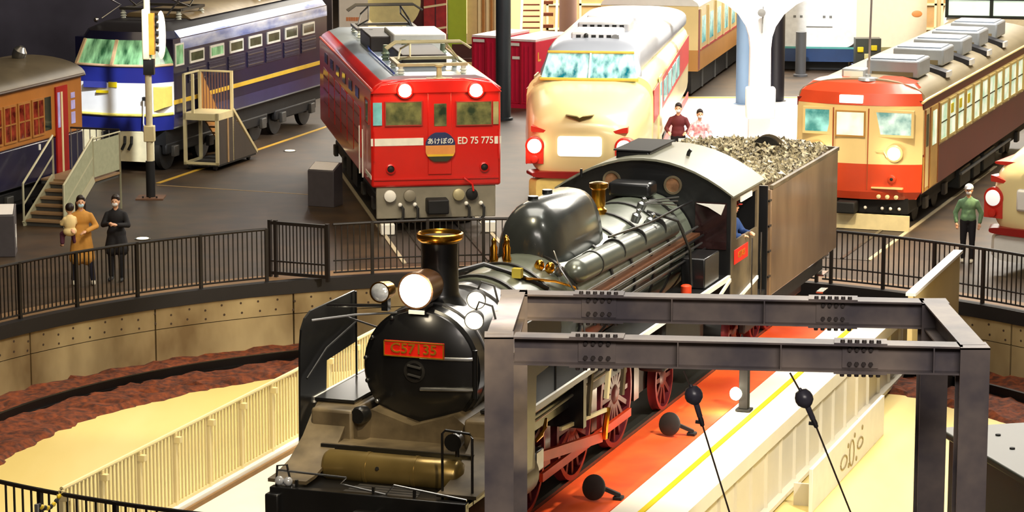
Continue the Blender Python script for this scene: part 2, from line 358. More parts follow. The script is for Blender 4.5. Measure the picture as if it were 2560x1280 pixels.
dF = (FRt - FL).normalized(); dR = (RRt - RL).normalized()
longbeam(FL + dF * .15, FRt - dF * .1, ((.62, .98), (3.14, 3.48)), (1.58, 2.56, 4.0))
longbeam(RL + dR * .05, RRt - dR * .1, ((.66, 1.02), (3.08, 3.42)), (1.6, 2.55))
for p, q in ((FL, RL), (FRt, RRt)): hbeam('beam', up(p, zc + .002), up(q, zc + .002), BH, .24)
# floodlights clamped to the left cross beam
def flood(c, label):
    t = T('floodlight', label, 'floodlight', c, 0, 'floodlights on the gantry')
    MB().lathe((0, 0, 0), (-.15, -1, -.15), [(.04, -.16), (.085, -.10), (.10, 0), (.095, .01), (.085, .0)], 20).build('housing', RUB, t)
    MB().lathe((0, 0, 0), (-.15, -1, -.15), [(.09, .0), (.07, .012), (.01, .018)], 20).build('lens', GLOW, t)
    MB().tube([(-.0, .08, .05), (.05, .06, .18), (.18, .04, .14), (.22, .02, -.02)], .012).build('bracket', RUB, t)
    lamp_light((-.1, -.25, -.03), 6, parent=t)
flood((-.36, 27.6, 4.11), 'small glowing floodlight on the left cross beam, upper of the pair')
flood((-.375, 27.15, 3.99), 'small glowing floodlight on the left cross beam, lower of the pair')
# stay wires with insulators
def wire(label, p, ins, tb, q):
    t = T('stay_wire', label, 'wire', p, 0, 'insulated stay wires under the gantry'); P = Vector(p); I = Vector(ins) - P; B = Vector(tb) - P; Q = Vector(q) - P
    MB().tube([(0, 0, 0), I, B, Q], .009, 6).build('cable', M('wire_steel', (74, 60, 54), .5, .3), t)
    d = (B - I).normalized()
    MB().lathe(I - d * .05, d, [(.012, -.05), (.02, -.03), (.055, -.02), (.08, .02), (.088, .06), (.08, .10), (.05, .135), (.028, .15), (.026, .27), (.012, .29)], 18).build('insulator', M('insulator_grey', (74, 72, 84), .3, 0, .3, 8), t)
    MB().lathe(B - d * .02, d, [(.008, -.07), (.02, -.06), (.026, 0), (.02, .05), (.008, .06)], 10).build('turnbuckle', M('turnbuckle', (50, 48, 52), .5, .3), t)
    MB().bar(B + Vector((-.06, 0, .01)), B + Vector((.02, 0, .0)), .03, .03).build('clamp', RUB, t)
wire('thin stay wire with insulator hanging across the red strip', (1.63, 25.98, 3.74), (1.72, 25.9, 3.53), (1.80, 25.88, 3.26), (2.32, 25.85, 1.6))
wire('thin stay wire with insulator hanging across the white girder', (2.63, 25.9, 3.74), (2.76, 25.85, 3.51), (2.87, 25.82, 3.26), (3.55, 25.75, 1.6))
# ---------------------------------------------------------------- the steam locomotive on the turntable
BOIL = M('boiler_lit_grey', (112, 118, 104), .42, .25, .25, 1.6, rgb2=(78, 82, 70), coat=.15)  # boiler black lightened to grey-green for the strong light on it
DOME = M('dome_black', (70, 74, 72), .26, .5, .2, 1.5, rgb2=(48, 50, 50), coat=.4)
LBLK = M('loco_black', (24, 24, 25), .33, .1, .3, 2, coat=.3)
LGRY = M('loco_lit_beige', (118, 104, 80), .45, .2, .3, 2.5, rgb2=(76, 66, 50))  # black parts painted beige where warm light falls on them
COPP = M('copper_pipe', (130, 84, 58), .4, .6, .25, 8)
CRIM = M('wheel_crimson', (78, 8, 16), .45, .1, .3, 6)
RODR = M('rod_red', (216, 66, 26), .45, .1, .15, 4)
REDP = M('plate_red', (228, 34, 16), .4, 0, .08, 4)
GOLD = M('gold_letter', (200, 140, 40), .35, .6, .1, 5)
lo = T('steam_locomotive', 'black steam locomotive with round smokebox door and red number plate on the turntable', 'locomotive', (LX, LY, 0), LYAW)
HB, RB = 2.33, .74
MB().lathe((0, 0, HB), (0, 1, 0), [(RB - .03, 0), (RB, .03), (RB, 1.9)], 48).build('smokebox', LBLK, lo)
dr = MB().lathe((0, 0, HB), (0, -1, 0), [(.71, -.01), (.70, .03), (.62, .07), (.45, .12), (.25, .15), (.01, .16)], 48).build('smokebox_door', LBLK, lo)
for zz in (.17, -.2):
    MB().tube([(.05, -.165, HB + zz * 1.05), (.35, -.145, HB + zz), (.62, -.085, HB + zz), (.72, -.03, HB + zz)], .022).build('hinge_strap', STEEL, dr)
MB().cyl((.70, -.05, HB - .30), (.70, -.05, HB + .28), .03).build('hinge_pin', LBLK, dr)
for a in (150, 172, 195, 218, 240, 300, 120): MB().ball((.69 * math.cos(R(a)), -.05, HB + .69 * math.sin(R(a))), .03, 8, 6).build('door_clip', STEEL if a in (218,) else LBLK, dr)
MB().lathe((-.02, -.16, HB), (0, -1, 0), [(.13, 0), (.135, .012), (.10, .016), (.095, .0)], 24).build('locking_ring', IRON, dr)
MB().bar((-.10, -.19, HB + .075), (.07, -.19, HB + .045), .03, .02).build('door_handle', STEEL, dr)
MB().bar((-.09, -.205, HB - .03), (.07, -.205, HB - .06), .025, .02).build('door_handle', STEEL, dr)
pl = MB().box(-.40, .36, -.185, -.16, 2.50, 2.69).build('number_plate', REDP, dr, bevel=.004)
for x0, x1, z0, z1 in ((-.40, .36, 2.675, 2.69), (-.40, .36, 2.50, 2.515), (-.40, -.388, 2.50, 2.69), (.348, .36, 2.50, 2.69)): MB().box(x0, x1, -.192, -.184, z0, z1).build('plate_border', GOLD, dr, smooth=0)
# text is a sub-part of the smokebox door as well
text('plate_lettering', 'C57135', .165, GOLD, dr, facing(-.02, -.188, 2.598), sx=1.12)
# chimney
chm = MB().lathe((0, .66, 0), (0, 0, 1), [(.34, 2.98), (.25, 3.08), (.225, 3.14), (.215, 3.6), (.225, 3.76)], 32).build('chimney', LBLK, lo)
MB().lathe((0, .66, 0), (0, 0, 1), [(.225, 3.75), (.275, 3.79), (.285, 3.82), (.28, 3.86), (.26, 3.87), (.235, 3.84), (.235, 3.80)], 32).build('brass_rim', BRASS, chm, label='polished brass rim')
MB().lathe((0, .66, 0), (0, 0, 1), [(.236, 3.80), (.23, 3.82), (.01, 3.815)], 32).build('chimney_mouth', RUB, chm)
# headlights
hl = MB().lathe((-.02, .38, 3.29), (0, -1, 0), [(.06, -.06), (.17, 0), (.20, .1), (.205, .42), (.222, .46), (.222, .50), (.20, .50)], 32).build('headlight', M('lamp_bronze', (120, 84, 56), .3, .6, .2, 5), lo)
MB().lathe((-.02, -.12, 3.29), (0, -1, 0), [(.20, 0), (.15, .03), (.01, .045)], 28).build('headlight_lens', GLOW, hl)
MB().box(-.12, .08, -.08, .2, 3.03, 3.10).build('headlight_bracket', IRON, hl); MB().box(-.10, .10, -.14, -.125, 3.015, 3.06).build('lamp_tag', WHITE, hl)
lamp_light((-.02, -.6, 3.29), 12, parent=lo)
h2 = MB().lathe((-.46, .12, 3.24), (-.1, -1, 0), [(.04, -.05), (.10, 0), (.12, .15), (.128, .22), (.11, .22)], 24).build('small_headlight', BRASS, lo)
MB().lathe((-.48, -.10, 3.24), (-.1, -1, 0), [(.11, 0), (.08, .03), (.01, .04)], 24).build('small_lens', M('lamp_glass', (200, 205, 215), .08, .3, .3, 20), h2)
MB().box(-.50, -.42, 0, .1, 3.0, 3.14).build('lamp_post', LBLK, h2)
MB().tube([(-1.2, .0, 3.02), (-.46, .02, 3.06)], .022).build('lamp_rod', CHROME, lo)
MB().tube([(-1.25, -.35, 2.9), (-.8, -.1, 2.95), (-.3, .0, 2.99)], .014).build('lamp_rod', STEEL, lo)
# boiler with bands
bo = MB().lathe((0, 0, HB), (0, 1, 0), [(.73, 1.9), (.76, 1.92), (.775, 5.0), (.80, 9.25)], 48).build('boiler', BOIL, lo)
for y in (2.0, 2.9, 3.8, 5.3, 6.2, 7.1, 8.0, 8.8): MB().lathe((0, 0, HB), (0, 1, 0), [(.77, y - .03), (.785 + .004 * y, y - .03), (.785 + .004 * y, y + .03), (.77, y + .03)], 48).build('boiler_band', IRON, bo)
MB().lathe((0, 0, HB), (0, 1, 0), [(.74, 1.4), (.765, 1.41), (.765, 1.47), (.74, 1.48)], 48).build('boiler_band', STEEL, bo)
MB().lathe((0, 0, HB), (0, 1, 0), [(.74, .28), (.76, .29), (.76, .33), (.74, .34)], 48).build('boiler_band', STEEL, bo)
# steam and sand dome: long rounded hump
dm = MB(); rg = []
for y, w, h in ((3.72, .05, .08), (3.76, .26, .34), (3.84, .38, .50), (3.98, .44, .60), (4.2, .47, .65), (5.6, .47, .65), (5.85, .44, .60), (5.98, .36, .50), (6.03, .2, .3)):
    rg.append([Vector((w * (1 if abs(math.cos(t)) < .02 else 1) * math.copysign(abs(math.cos(t)) ** .8, math.cos(t)), y, 2.78 + (h + .28) * max(math.sin(t), 0) ** .8)) for t in [math.pi * i / 20 for i in range(21)]])
dm.loft(rg); dome = dm.build('dome', DOME, lo)
MB().cyl((-.12, 4.5, 3.68), (-.12, 4.5, 3.74), .07).build('sand_lid', LBLK, dome); MB().cyl((-.12, 5.1, 3.68), (-.12, 5.1, 3.74), .07).build('sand_lid', LBLK, dome)
for x, y in ((-.16, 3.05), (.0, 3.10), (-.08, 3.3)):
    MB().lathe((x, y, 3.08), (0, 0, 1), [(.05, 0), (.06, .06), (.045, .1), (.05, .2), (.03, .24), (.035, .3), (.01, .33)], 12).build('safety_valve', BRASS, lo)
MB().lathe((-.02, 7.1, 3.04), (0, 0, 1), [(.12, 0), (.12, .14), (.085, .17), (.10, .21), (.10, .42), (.135, .45), (.135, .51), (.05, .53)], 16).build('whistle', BRASS, lo)
for x, y, z in ((.47, 3.4, 2.94), (.55, 3.55, 2.88), (.36, 3.3, 2.98)):
    MB().lathe((x, y, z), (.3, -.3, 1), [(.05, 0), (.07, .05), (.05, .12), (.02, .14)], 10).build('valve', BRASS if x < .5 else STEEL, lo)
MB().tube([(-.75, 1.6, 2.75), (-.5, 2.2, 3.06), (-.1, 2.5, 3.16), (.35, 2.5, 3.05), (.62, 2.9, 2.82)], .03).build('steam_pipe', LBLK, lo)
MB().box(.30, .42, 2.42, 2.52, 3.02, 3.14).build('pipe_block', M('yellow_brass', (236, 214, 90), .3, .4), lo)
MB().tube([(.44, 2.55, 3.0), (.62, 3.2, 2.86), (.75, 3.6, 2.72), (.8, 3.9, 2.3)], .018).build('copper_line', BRASS, lo)
MB().tube([(.5, 3.5, 3.2), (.62, 3.4, 3.0), (.85, 3.5, 2.6), (.9, 3.6, 2.1)], .012).build('thin_pipe', STEEL, lo)
# long grey-green cylinder and copper pipes on the right flank
MB().lathe((.66, 3.9, 2.86), (0, 1, -.02), [(.02, -.14), (.11, -.1), (.16, 0), (.17, .06), (.17, 4.5)], 22).build('feedwater_tank', M('tank_green_grey', (96, 100, 92), .3, .5, .15, 2), lo)
for y in (4.6, 5.6, 6.6, 7.6): MB().lathe((.66, y, 2.85), (0, 1, 0), [(.16, 0), (.18, 0), (.18, .03), (.16, .03)], 22).build('tank_strap', IRON, lo)
MB().box(.74, .90, 3.6, 9.2, 2.50, 2.55).build('side_walkway', COPP, lo)
for k, (x, z) in enumerate(((.95, 2.52), (.93, 2.40), (.98, 2.32), (.86, 2.64), (.90, 2.24))): MB().tube([(x, 3.2 + .2 * k, z), (x, 9.2, z)], .018).build('flank_pipe', STEEL if k % 2 else LBLK, lo)
MB().tube([(.72, 5.2, 3.12), (.80, 6.8, 3.06), (.8, 9.1, 3.04)], .016).build('handrail', LBLK, lo)
MB().tube([(.55, 7.6, 3.1), (.95, 7.8, 2.95), (1.08, 8.0, 2.5), (1.1, 8.05, 1.95)], .022).build('injector_pipe', IRON, lo)
for x, y, z in ((.5, 7.2, 3.05), (.62, 7.5, 2.95), (.4, 7.8, 3.12), (.7, 7.3, 2.8)): MB().lathe((x, y, z), (.4, 0, 1), [(.06, -.05), (.07, .06), (.03, .09), (.04, .14), (.01, .16)], 10).build('valve', STEEL, lo)
MB().box(-.35, .30, 8.6, 9.0, 3.12, 3.34).build('turbo_generator', LBLK, lo, bevel=.05)
for i in range(3): MB().tube([(.30, 8.3 + .12 * i, 3.1), (.62, 8.9 + .06 * i, 3.0 + .05 * i)], .012).build('thin_pipe', STEEL, lo)
MB().box(.92, 1.28, 8.1, 8.9, 1.92, 2.36).build('tool_box', LBLK, lo, bevel=.02)
MB().lathe((1.1, 7.75, 1.92), (0, 0, 1), [(.08, 0), (.08, .1), (.05, .12)], 10).build('red_valve', RODR, lo)
# running boards with white edge
for s in (-1, 1):
    rbd = MB().box(*sorted((s * .80, s * 1.33)), -.15, 9.3, 1.88, 1.915).build('running_board', LBLK, lo)
    MB().box(*sorted((s * 1.31, s * 1.35)), -.15, 9.3, 1.85, 1.92).build('white_edge', WHITE, rbd)
    # front curved apron down to the beam
    ap = [(-1.62, 1.28), (-1.35, 1.29), (-1.0, 1.36), (-.6, 1.55), (-.3, 1.78), (-.1, 1.88), (.1, 1.90), (.1, 1.87), (-.1, 1.84), (-.3, 1.74), (-.6, 1.51), (-1.0, 1.32), (-1.35, 1.25), (-1.62, 1.24)]
    MB().prism(ap, 'yz', *sorted((s * .80, s * 1.28))).build('front_apron', LGRY, lo)
    # smoke deflector
    df = [(-.55, 1.25), (-.52, 2.55), (-.47, 2.80), (-.36, 2.92), (-.18, 2.98), (1.2, 2.98), (1.2, 2.33), (.28, 2.28), (.26, 1.95), (.2, 1.6), (.12, 1.2)]
    d_ = MB().prism(df, 'yz', *sorted((s * 1.33, s * 1.355))).build('smoke_deflector', LBLK, lo, smooth=0)
    MB().tube([(s * 1.30, -.40, 2.2), (s * 1.30, .2, 2.45), (s * 1.30, 1.15, 2.6)], .012).build('grab_rail', IRON, d_)
    MB().tube([(s * 1.30, 1.15, 2.98), (s * 1.30, 1.15, 1.92)], .014).build('stay', LBLK, d_)
    MB().bar((s * 1.32, .9, 2.7), (s * .72, .9, 2.55), .02, .02).build('stay', STEEL, d_)
# smokebox saddle and front deck
MB().prism([(-.95, 1.50), (.86, 1.50), (.80, 1.66), (.52, 1.86), (.0, 1.70), (-.52, 1.86), (-.86, 1.66)], 'xz', -.30, 1.4).build('saddle', LGRY, lo)
MB().box(-.98, .92, -.72, .2, 1.47, 1.515).build('front_deck', LGRY, lo)
MB().box(-.98, .92, -.76, -.72, 1.40, 1.515).build('deck_lip', LBLK, lo)
MB().lathe((-.80, -.98, 1.33), (1, 0, 0), [(.04, -.05), (.15, -.02), (.185, .03), (.185, .5), (.192, .5), (.192, .54), (.185, .54), (.185, 1.1), (.192, 1.1), (.192, 1.14), (.185, 1.14), (.185, 1.62), (.15, 1.67), (.04, 1.70)], 32).build('air_reservoir', M('tank_lit_gold', (150, 128, 76), .28, .6, .2, 3), lo)  # tank colour lightened towards gold to carry its highlight
MB().cyl((-.1, -1.16, 1.38), (-.1, -1.18, 1.385), .022).build('drain_plug', IRON, lo)
MB().box(-1.2, 1.2, -1.72, -.6, 1.15, 1.19).build('foot_plate', LBLK, lo)
MB().box(-1.2, 1.2, -1.76, -1.64, .86, 1.22).build('buffer_beam', LBLK, lo, bevel=.01)
MB().box(-.13, .13, -2.05, -1.7, .80, 1.05).box(-.17, .17, -2.25, -2.02, .76, 1.08).build('coupler', IRON, lo, bevel=.02)
for i in range(4): MB().box(-.35 + .02 * i, .55 - .02 * i, -1.60 + .1 * i, -1.53 + .1 * i, 1.19, 1.205).build('step_slat', STEEL, lo)
MB().tube([(-1.15, -1.66, 1.40), (-.28, -1.66, 1.38), (-.36, -1.66, 1.30), (.2, -1.66, 1.22), (.30, -1.66, 1.34), (1.0, -1.66, 1.26), (1.18, -1.66, 1.24)], .013).build('front_handrail', STEEL, lo)
for x in (.05, .55, -.9): MB().bar((x, -1.66, 1.05), (x, -1.66, 1.30), .03, .03).build('rail_stanchion', LBLK, lo)
MB().tube([(.83, -1.5, 1.15), (.83, -1.5, 1.95), (.87, -1.5, 1.99), (1.16, -1.5, 1.97), (1.19, -1.5, 1.92), (1.19, -1.5, 1.15)], .016).build('hoop_rail', LBLK, lo)
ml = MB().lathe((.77, -.9, 1.72), (0, -1, 0), [(.03, -.08), (.09, -.05), (.10, .05), (.105, .1), (.08, .1)], 18).build('marker_lamp', LBLK, lo)
MB().cyl((.77, -.85, 1.52), (.77, -.85, 1.64), .025).build('lamp_stem', LBLK, ml); MB().ball((.77, -.86, 1.82), (.07, .06, .015), 10, 6).build('lamp_cap', CHROME, ml)
MB().lathe((-.62, -.35, 1.80), (-.2, -1, 0), [(.02, -.1), (.10, -.06), (.11, .06), (.09, .1), (.02, .1)], 18).build('marker_lamp', LBLK, lo)
m2 = MB().tube([(-1.16, -1.66, 1.2), (-1.14, -1.66, 1.45), (-1.02, -1.66, 1.47), (-.96, -1.66, 1.2)], .014).build('lamp_frame', LBLK, lo)
for x in (-1.11, -1.0): MB().ball((x, -1.68, 1.28), .055, 12, 8).build('glass_lamp', M('lamp_glass', (200, 205, 215)), m2)
MB().box(-1.22, -1.05, -1.86, -1.70, .88, 1.16).build('beam_end', LBLK, lo, bevel=.02)
# cylinders, frames
for s in (-1, 1):
    x0, x1 = sorted((s * .72, s * 1.22))
    MB().lathe((s * .95, -.55, .98), (0, 1, 0), [(.1, -.05), (.27, -.03), (.30, 0), (.30, 1.25), (.27, 1.28), (.1, 1.3)], 28).build('cylinder', LGRY, lo)
    MB().lathe((s * .95, -.40, 1.42), (0, 1, 0), [(.08, -.05), (.17, -.02), (.18, 0), (.18, 1.0), (.15, 1.05)], 22).build('valve_chest', IRON, lo)
    MB().box(*sorted((s * .7, s * 1.24)), -.45, .6, 1.05, 1.86).build('cylinder_casing', LGRY, lo, bevel=.04)
MB().box(-.48, .48, .3, 11.0, .45, 1.55).build('main_frame', DARK, lo); MB().box(-.48, .48, -1.6, .3, .45, 1.12).build('main_frame', DARK, lo)
for s in (-1, 1):
    MB().box(*sorted((s * .98, s * 1.0)), .62, 7.6, 1.36, 1.86).build('valance', LBLK, lo)
    for z in (1.78, 1.66, 1.54): MB().tube([(s * 1.05, .7, z - .02), (s * 1.05, 7.5, z)], .02).build('valance_pipe', M('pipe_pale', (150, 146, 130), .35, .5), lo)
for y in (2.9, 4.9, 6.9): MB().box(.5, .62, y - .12, y + .12, .5, 1.75).build('frame_stay', LBLK, lo)
MB().box(.62, 1.2, 2.6, 2.72, 1.1, 1.88).build('motion_bracket', LBLK, lo)
for y, z0 in ((3.1, 1.15), (3.9, 1.2), (4.6, 1.1)): MB().bar((1.1, y, z0), (1.12, y + .1, 1.8), .05, .06).build('link', LGRY if y != 3.9 else CREAM, lo)
def wheel(name, y, z, r, x, spokes, s=1, tyre=.07):
    q = MB(); q.lathe((s * x, y, z), (s, 0, 0), [(.14, -.06), (.15, .02), (.10, .05), (.02, .05)], 16)
    for i in range(spokes):
        a = 2 * math.pi * i / spokes; q.bar((s * x, y + .1 * math.cos(a), z + .1 * math.sin(a)), (s * x, y + (r - .05) * math.cos(a), z + (r - .05) * math.sin(a)), .05, .07)
    w = q.build(name, CRIM, lo)
    MB().lathe((s * x, y, z), (s, 0, 0), [(r - tyre, -.07), (r + .02, -.07), (r, -.03), (r, .05), (r - tyre, .055), (r - tyre, -.07)], 36).build('tyre', M('tyre_pink', (118, 44, 52), .35, .4, .2, 5), w)
    return w
for s in (-1, 1):
    for y in (2.05, 4.0, 5.9): wheel('driving_wheel', y, .79, .74, .58, 16, s)
    for y in (-1.05, .75): wheel('leading_wheel', y, .50, .45, .58, 10, s, .05)
    wheel('trailing_wheel', 8.3, .52, .47, .58, 10, s, .05)
    MB().bar((s * .82, 2.05, .56), (s * .82, 5.9, .56), .05, .11).build('coupling_rod', RODR, lo)
    MB().bar((s * .98, 1.3, 1.0), (s * .98, 4.05, .64), .06, .13).build('main_rod', RODR, lo)
    MB().bar((s * 1.06, 2.1, 1.20), (s * 1.06, 4.05, 1.02), .035, .05).build('radius_rod', CREAM, lo)
    MB().bar((s * .98, .7, .98), (s * .98, 1.7, .98), .05, .05).build('piston_rod', CHROME, lo)
    MB().box(*sorted((s * .90, s * 1.06)), 1.15, 1.45, .85, 1.12).build('crosshead', STEEL, lo, bevel=.02)
    MB().tube([(s * 1.02, 4.1, .62), (s * 1.06, 4.0, .8), (s * 1.08, 4.05, 1.05)], .04).build('return_crank', BRASS, lo)
    MB().tube([(s * 1.1, 1.0, 1.3), (s * 1.18, 1.15, 1.45), (s * 1.12, 1.35, 1.5), (s * 1.08, 1.3, 1.3), (s * 1.1, 1.0, 1.3)], .02).build('lever_ring', BRASS, lo)
    MB().box(*sorted((s * .75, s * 1.15)), 6.5, 8.4, 1.0, 1.75).build('ash_pan', DARK, lo, bevel=.05)
# cab
CABW, CY0, CY1 = 1.34, 9.30, 11.0
def arch(w, ze, zt, n=14): return [(w * (1 - 2 * i / n), ze + (zt - ze) * (1 - (1 - 2 * i / n) ** 2)) for i in range(n + 1)]
fw = MB().prism([(CABW, 1.45)] + arch(CABW, 3.10, 3.58) + [(-CABW, 1.45)], 'xz', CY0, CY0 + .04).build('cab_front', LBLK, lo)
for x, z in ((-.50, 3.26), (.45, 3.23)):
    MB().lathe((x, CY0 + .01, z), (0, -1, 0), [(.115, 0), (.14, .005), (.14, .03), (.11, .03), (.105, .01)], 22).build('porthole_ring', LGRY, fw)
    MB().lathe((x, CY0 - .005, z), (0, -1, 0), [(.11, 0), (.01, .006)], 20).build('porthole_glass', M('porthole_glass', (150, 110, 80), .1, .2, .5, 9), fw)
MB().box(.80, 1.28, CY0 - .015, CY0, 2.30, 3.0).build('front_window', M('cab_glass_brown', (44, 28, 28), .1, 0, .6, 5), fw); MB().prism([(.82, 2.98), (1.26, 2.98), (1.2, 2.82), (1.0, 2.93)], 'xz', CY0 - .03, CY0 - .016).build('window_shade', WHITE, fw, smooth=0)
MB().box(-1.2, -.85, CY0 - .015, CY0, 2.35, 2.9).build('front_window', GLASSD, fw)
ra = arch(CABW + .05, 3.11, 3.62); rin = arch(CABW + .05, 3.08, 3.585)
rf = MB(); rf.loft([[Vector((x, y, z)) for x, z in ra] + [Vector((x, y, z)) for x, z in reversed(rin)] for y in (CY0 - .04, CY1 + .15)]).build('cab_roof', M('cab_roof_grey', (118, 117, 102), .42, .1, .12, 1.6, stretch=(1, .3, 1)), lo)
vh = MB().box(-.55, -.02, CY0 + .35, CY1 - .1, 3.50, 3.665).build('roof_ventilator', LBLK, lo, bevel=.03); MB().box(-.58, .01, CY0 + .33, CY1 - .05, 3.66, 3.68).build('vent_lid', RUB, vh)
MB().tube([(.45, 10.1, 3.55), (.47, 10.1, 3.62), (.50, 10.1, 3.66)], .03).build('roof_hook', LBLK, lo); MB().tube([(-.95, CY0 - .1, 3.3), (-.95, CY0 - .1, 3.42)], .02).build('roof_hook', LBLK, lo)
for s in (-1, 1):
    x0, x1 = sorted((s * (CABW - .03), s * CABW))
    q = MB(); q.box(x0, x1, CY0 + .04, CY0 + .34, 1.25, 3.12); q.box(x0, x1, CY1 - .12, CY1, 1.25, 3.12); q.box(x0, x1, CY0 + .34, CY1 - .12, 1.25, 2.40); q.box(x0, x1, CY0 + .34, CY1 - .12, 2.98, 3.12)
    me = q.build('cab_side', LGRY if s > 0 else LBLK, lo, smooth=0)  # right side gets the lit beige, left side stays black
    MB().box(*sorted((s * CABW, s * (CABW + .02))), CY0 + .55, CY1 - .5, 2.94, 3.02).build('window_visor', WHITE, me)
    MB().box(*sorted((s * CABW, s * (CABW + .012))), CY0 + .22, CY0 + 1.02, 2.04, 2.26).build('number_plate', REDP, me, bevel=.004)
    if s > 0: text('plate_lettering', 'C57135', .13, GOLD, me, facingx(CABW + .014, CY0 + .62, 2.15))
    for y in (CY0 + 1.15, CY1 + .02): MB().tube([(s * (CABW + .04), y, 1.3), (s * (CABW + .04), y, 2.3)], .014).build('grab_rail', CHROME, me)
    MB().bar((s * (CABW + .02), CY0 - 1.2, 1.60), (s * (CABW + .02), CY0 - .05, 1.86), .03, .05).build('white_brace', WHITE, me)
    MB().bar((s * (CABW + .02), CY0 + .05, 1.45), (s * (CABW + .02), CY1 - .1, 1.62), .03, .05).build('white_brace', WHITE, me)
MB().box(-CABW, CABW, CY0 + .04, CY1 + .5, 1.25, 1.32).build('cab_floor', DARK, lo); MB().box(-CABW + .05, CABW - .05, CY1 - .3, CY1 - .26, 1.3, 2.2).build('cab_back', DARK, lo)
MB().box(-.8, .8, CY0 + .05, CY0 + .45, 1.4, 2.9).build('backhead', IRON, lo, bevel=.1)
# tender
TEN = M('tender_lit_brown', (142, 116, 88), .34, .2, .25, 1.1, rgb2=(98, 76, 56), coat=.3, stretch=(1, 1, .4))  # brown tone stands for warm light on the tender
TY0, TY1, TW = 11.75, 16.45, 1.36
td = MB().box(-TW, TW, TY0, TY1, 1.16, 2.86).build('tender_body', TEN, lo, bevel=.02)
for a in ((TW - .04, TW + .02, TY0, TY1), (-TW - .02, -TW + .04, TY0, TY1), (-TW + .04, TW - .04, TY1 - .04, TY1 + .02)): MB().box(*a, 2.86, 2.92).build('tender_rim', LGRY, td, smooth=0)
MB().box(-TW, TW, TY0 - .28, TY0 - .24, 1.2, 2.95).build('tender_front', LBLK, td)
for z in (1.5, 1.9, 2.3, 2.7): MB().bar((TW + .0, TY0 - .2, z), (TW, TY0 - .06, z), .03, .03).build('hand_hold', LBLK, td)
b = MB()
for i in range(3000):
    x = random.uniform(-TW + .1, TW - .1); y = random.uniform(TY0 + .08, TY1 - .12); h = .12 * (1 - (x / TW) ** 2) + .05 * math.sin(y * 1.7) + .04
    r = random.uniform(.035, .075); c = Vector((x, y, 2.86 + max(h, 0) * random.uniform(.5, 1)))
    e = Euler((random.uniform(0, 6), random.uniform(0, 6), random.uniform(0, 6))).to_matrix()
    b.add([c + e @ Vector(v) * r for v in ((1, 0, -.4), (-.5, .87, -.3), (-.5, -.87, -.5), (.2, .1, .9))], [(0, 1, 2), (0, 1, 3), (1, 2, 3), (2, 0, 3)])
co = b.build('coal', M('coal', (216, 204, 166), .4, .1, .7, 16, rgb2=(50, 44, 34)), td, smooth=0); co['kind'] = 'stuff'; co['label'] = 'heaped glinting coal'  # coal colour raised to pale beige to carry the glints of light
MB().box(-1.1, 1.1, TY0 + .1, TY1 + .1, .75, 1.16).build('tender_frame', DARK, lo)
for s in (-1, 1):
    for y in (12.4, 13.7, 14.6, 15.9): wheel('tender_wheel', y, .45, .42, .58, 8, s, .05)
    for y in (13.05, 15.25): MB().box(*sorted((s * .72, s * .84)), y - .85, y + .85, .42, .68).build('tender_bogie', DARK, lo, bevel=.03)
for z in (.5, .8, 1.1): MB().bar((1.25, TY1 - .75, z), (1.25, TY1 - .35, z), .12, .03).build('ladder_step', CHROME, lo)
# black round lid behind the coal
MB().lathe((.33, 15.5, 2.93), (0, -1, 0), [(.25, 0), (.25, .06), (.01, .07)], 28).build('filler_hatch', LBLK, td); MB().lathe((.37, 15.56, 2.93), (0, -1, 0), [(.28, 0), (.28, .05), (.01, .05)], 28).build('hatch_rim', LGRY, td)
# ---------------------------------------------------------------- electric trains round the turntable
def pane(root, name, mat, x0, x1, z0, z1, y, frame=None, fw=.03, t=.02):
    o = MB().box(x0, x1, y - t, y, z0, z1).build(name, mat, root, smooth=0)
    if frame:
        q = MB()
        for a in ((x0 - fw, x1 + fw, z1, z1 + fw), (x0 - fw, x1 + fw, z0 - fw, z0), (x0 - fw, x0, z0, z1), (x1, x1 + fw, z0, z1)): q.box(a[0], a[1], y - t - .008, y + .0, a[2], a[3])
        MB_join(q, 'window_frame', frame, o)
    return o
def MB_join(q, name, mat, parent): return q.build(name, mat, parent, smooth=0)
def spane(root, name, mat, x, y0, y1, z0, z1, frame=None, fw=.03, t=.015):
    s = 1 if x > 0 else -1
    o = MB().box(*sorted((x, x + s * t)), y0, y1, z0, z1).build(name, mat, root, smooth=0)
    if frame:
        q = MB()
        for a in ((y0 - fw, y1 + fw, z1, z1 + fw), (y0 - fw, y1 + fw, z0 - fw, z0), (y0 - fw, y0, z0, z1), (y1, y1 + fw, z0, z1)): q.box(*sorted((x, x + s * (t + .01))), a[0], a[1], a[2], a[3])
        MB_join(q, 'window_frame', frame, o)
    return o
def bogie(root, y, hw=1.0, r=.42, wb=2.0):
    for s in (-1, 1):
        f = MB().box(*sorted((s * (hw - .14), s * hw)), y - wb / 2 - .4, y + wb / 2 + .4, r - .05, r + .22).build('bogie_frame', DARK, root, bevel=.04)
        for d in (-wb / 2, wb / 2):
            MB().lathe((s * (hw - .2), y + d, r), (s, 0, 0), [(r, -.1), (r, .02), (r - .06, .03), (.12, .02), (.10, .1), (.01, .1)], 24).build('wheel', IRON, f)
            MB().box(*sorted((s * (hw - .02), s * (hw + .08))), y + d - .14, y + d + .14, r - .12, r + .14).build('axle_box', M('axle_grey', (80, 78, 74), .5, .3), f, bevel=.02)
PANT = M('pantograph_beige', (188, 178, 140), .45, .3, .15, 4)
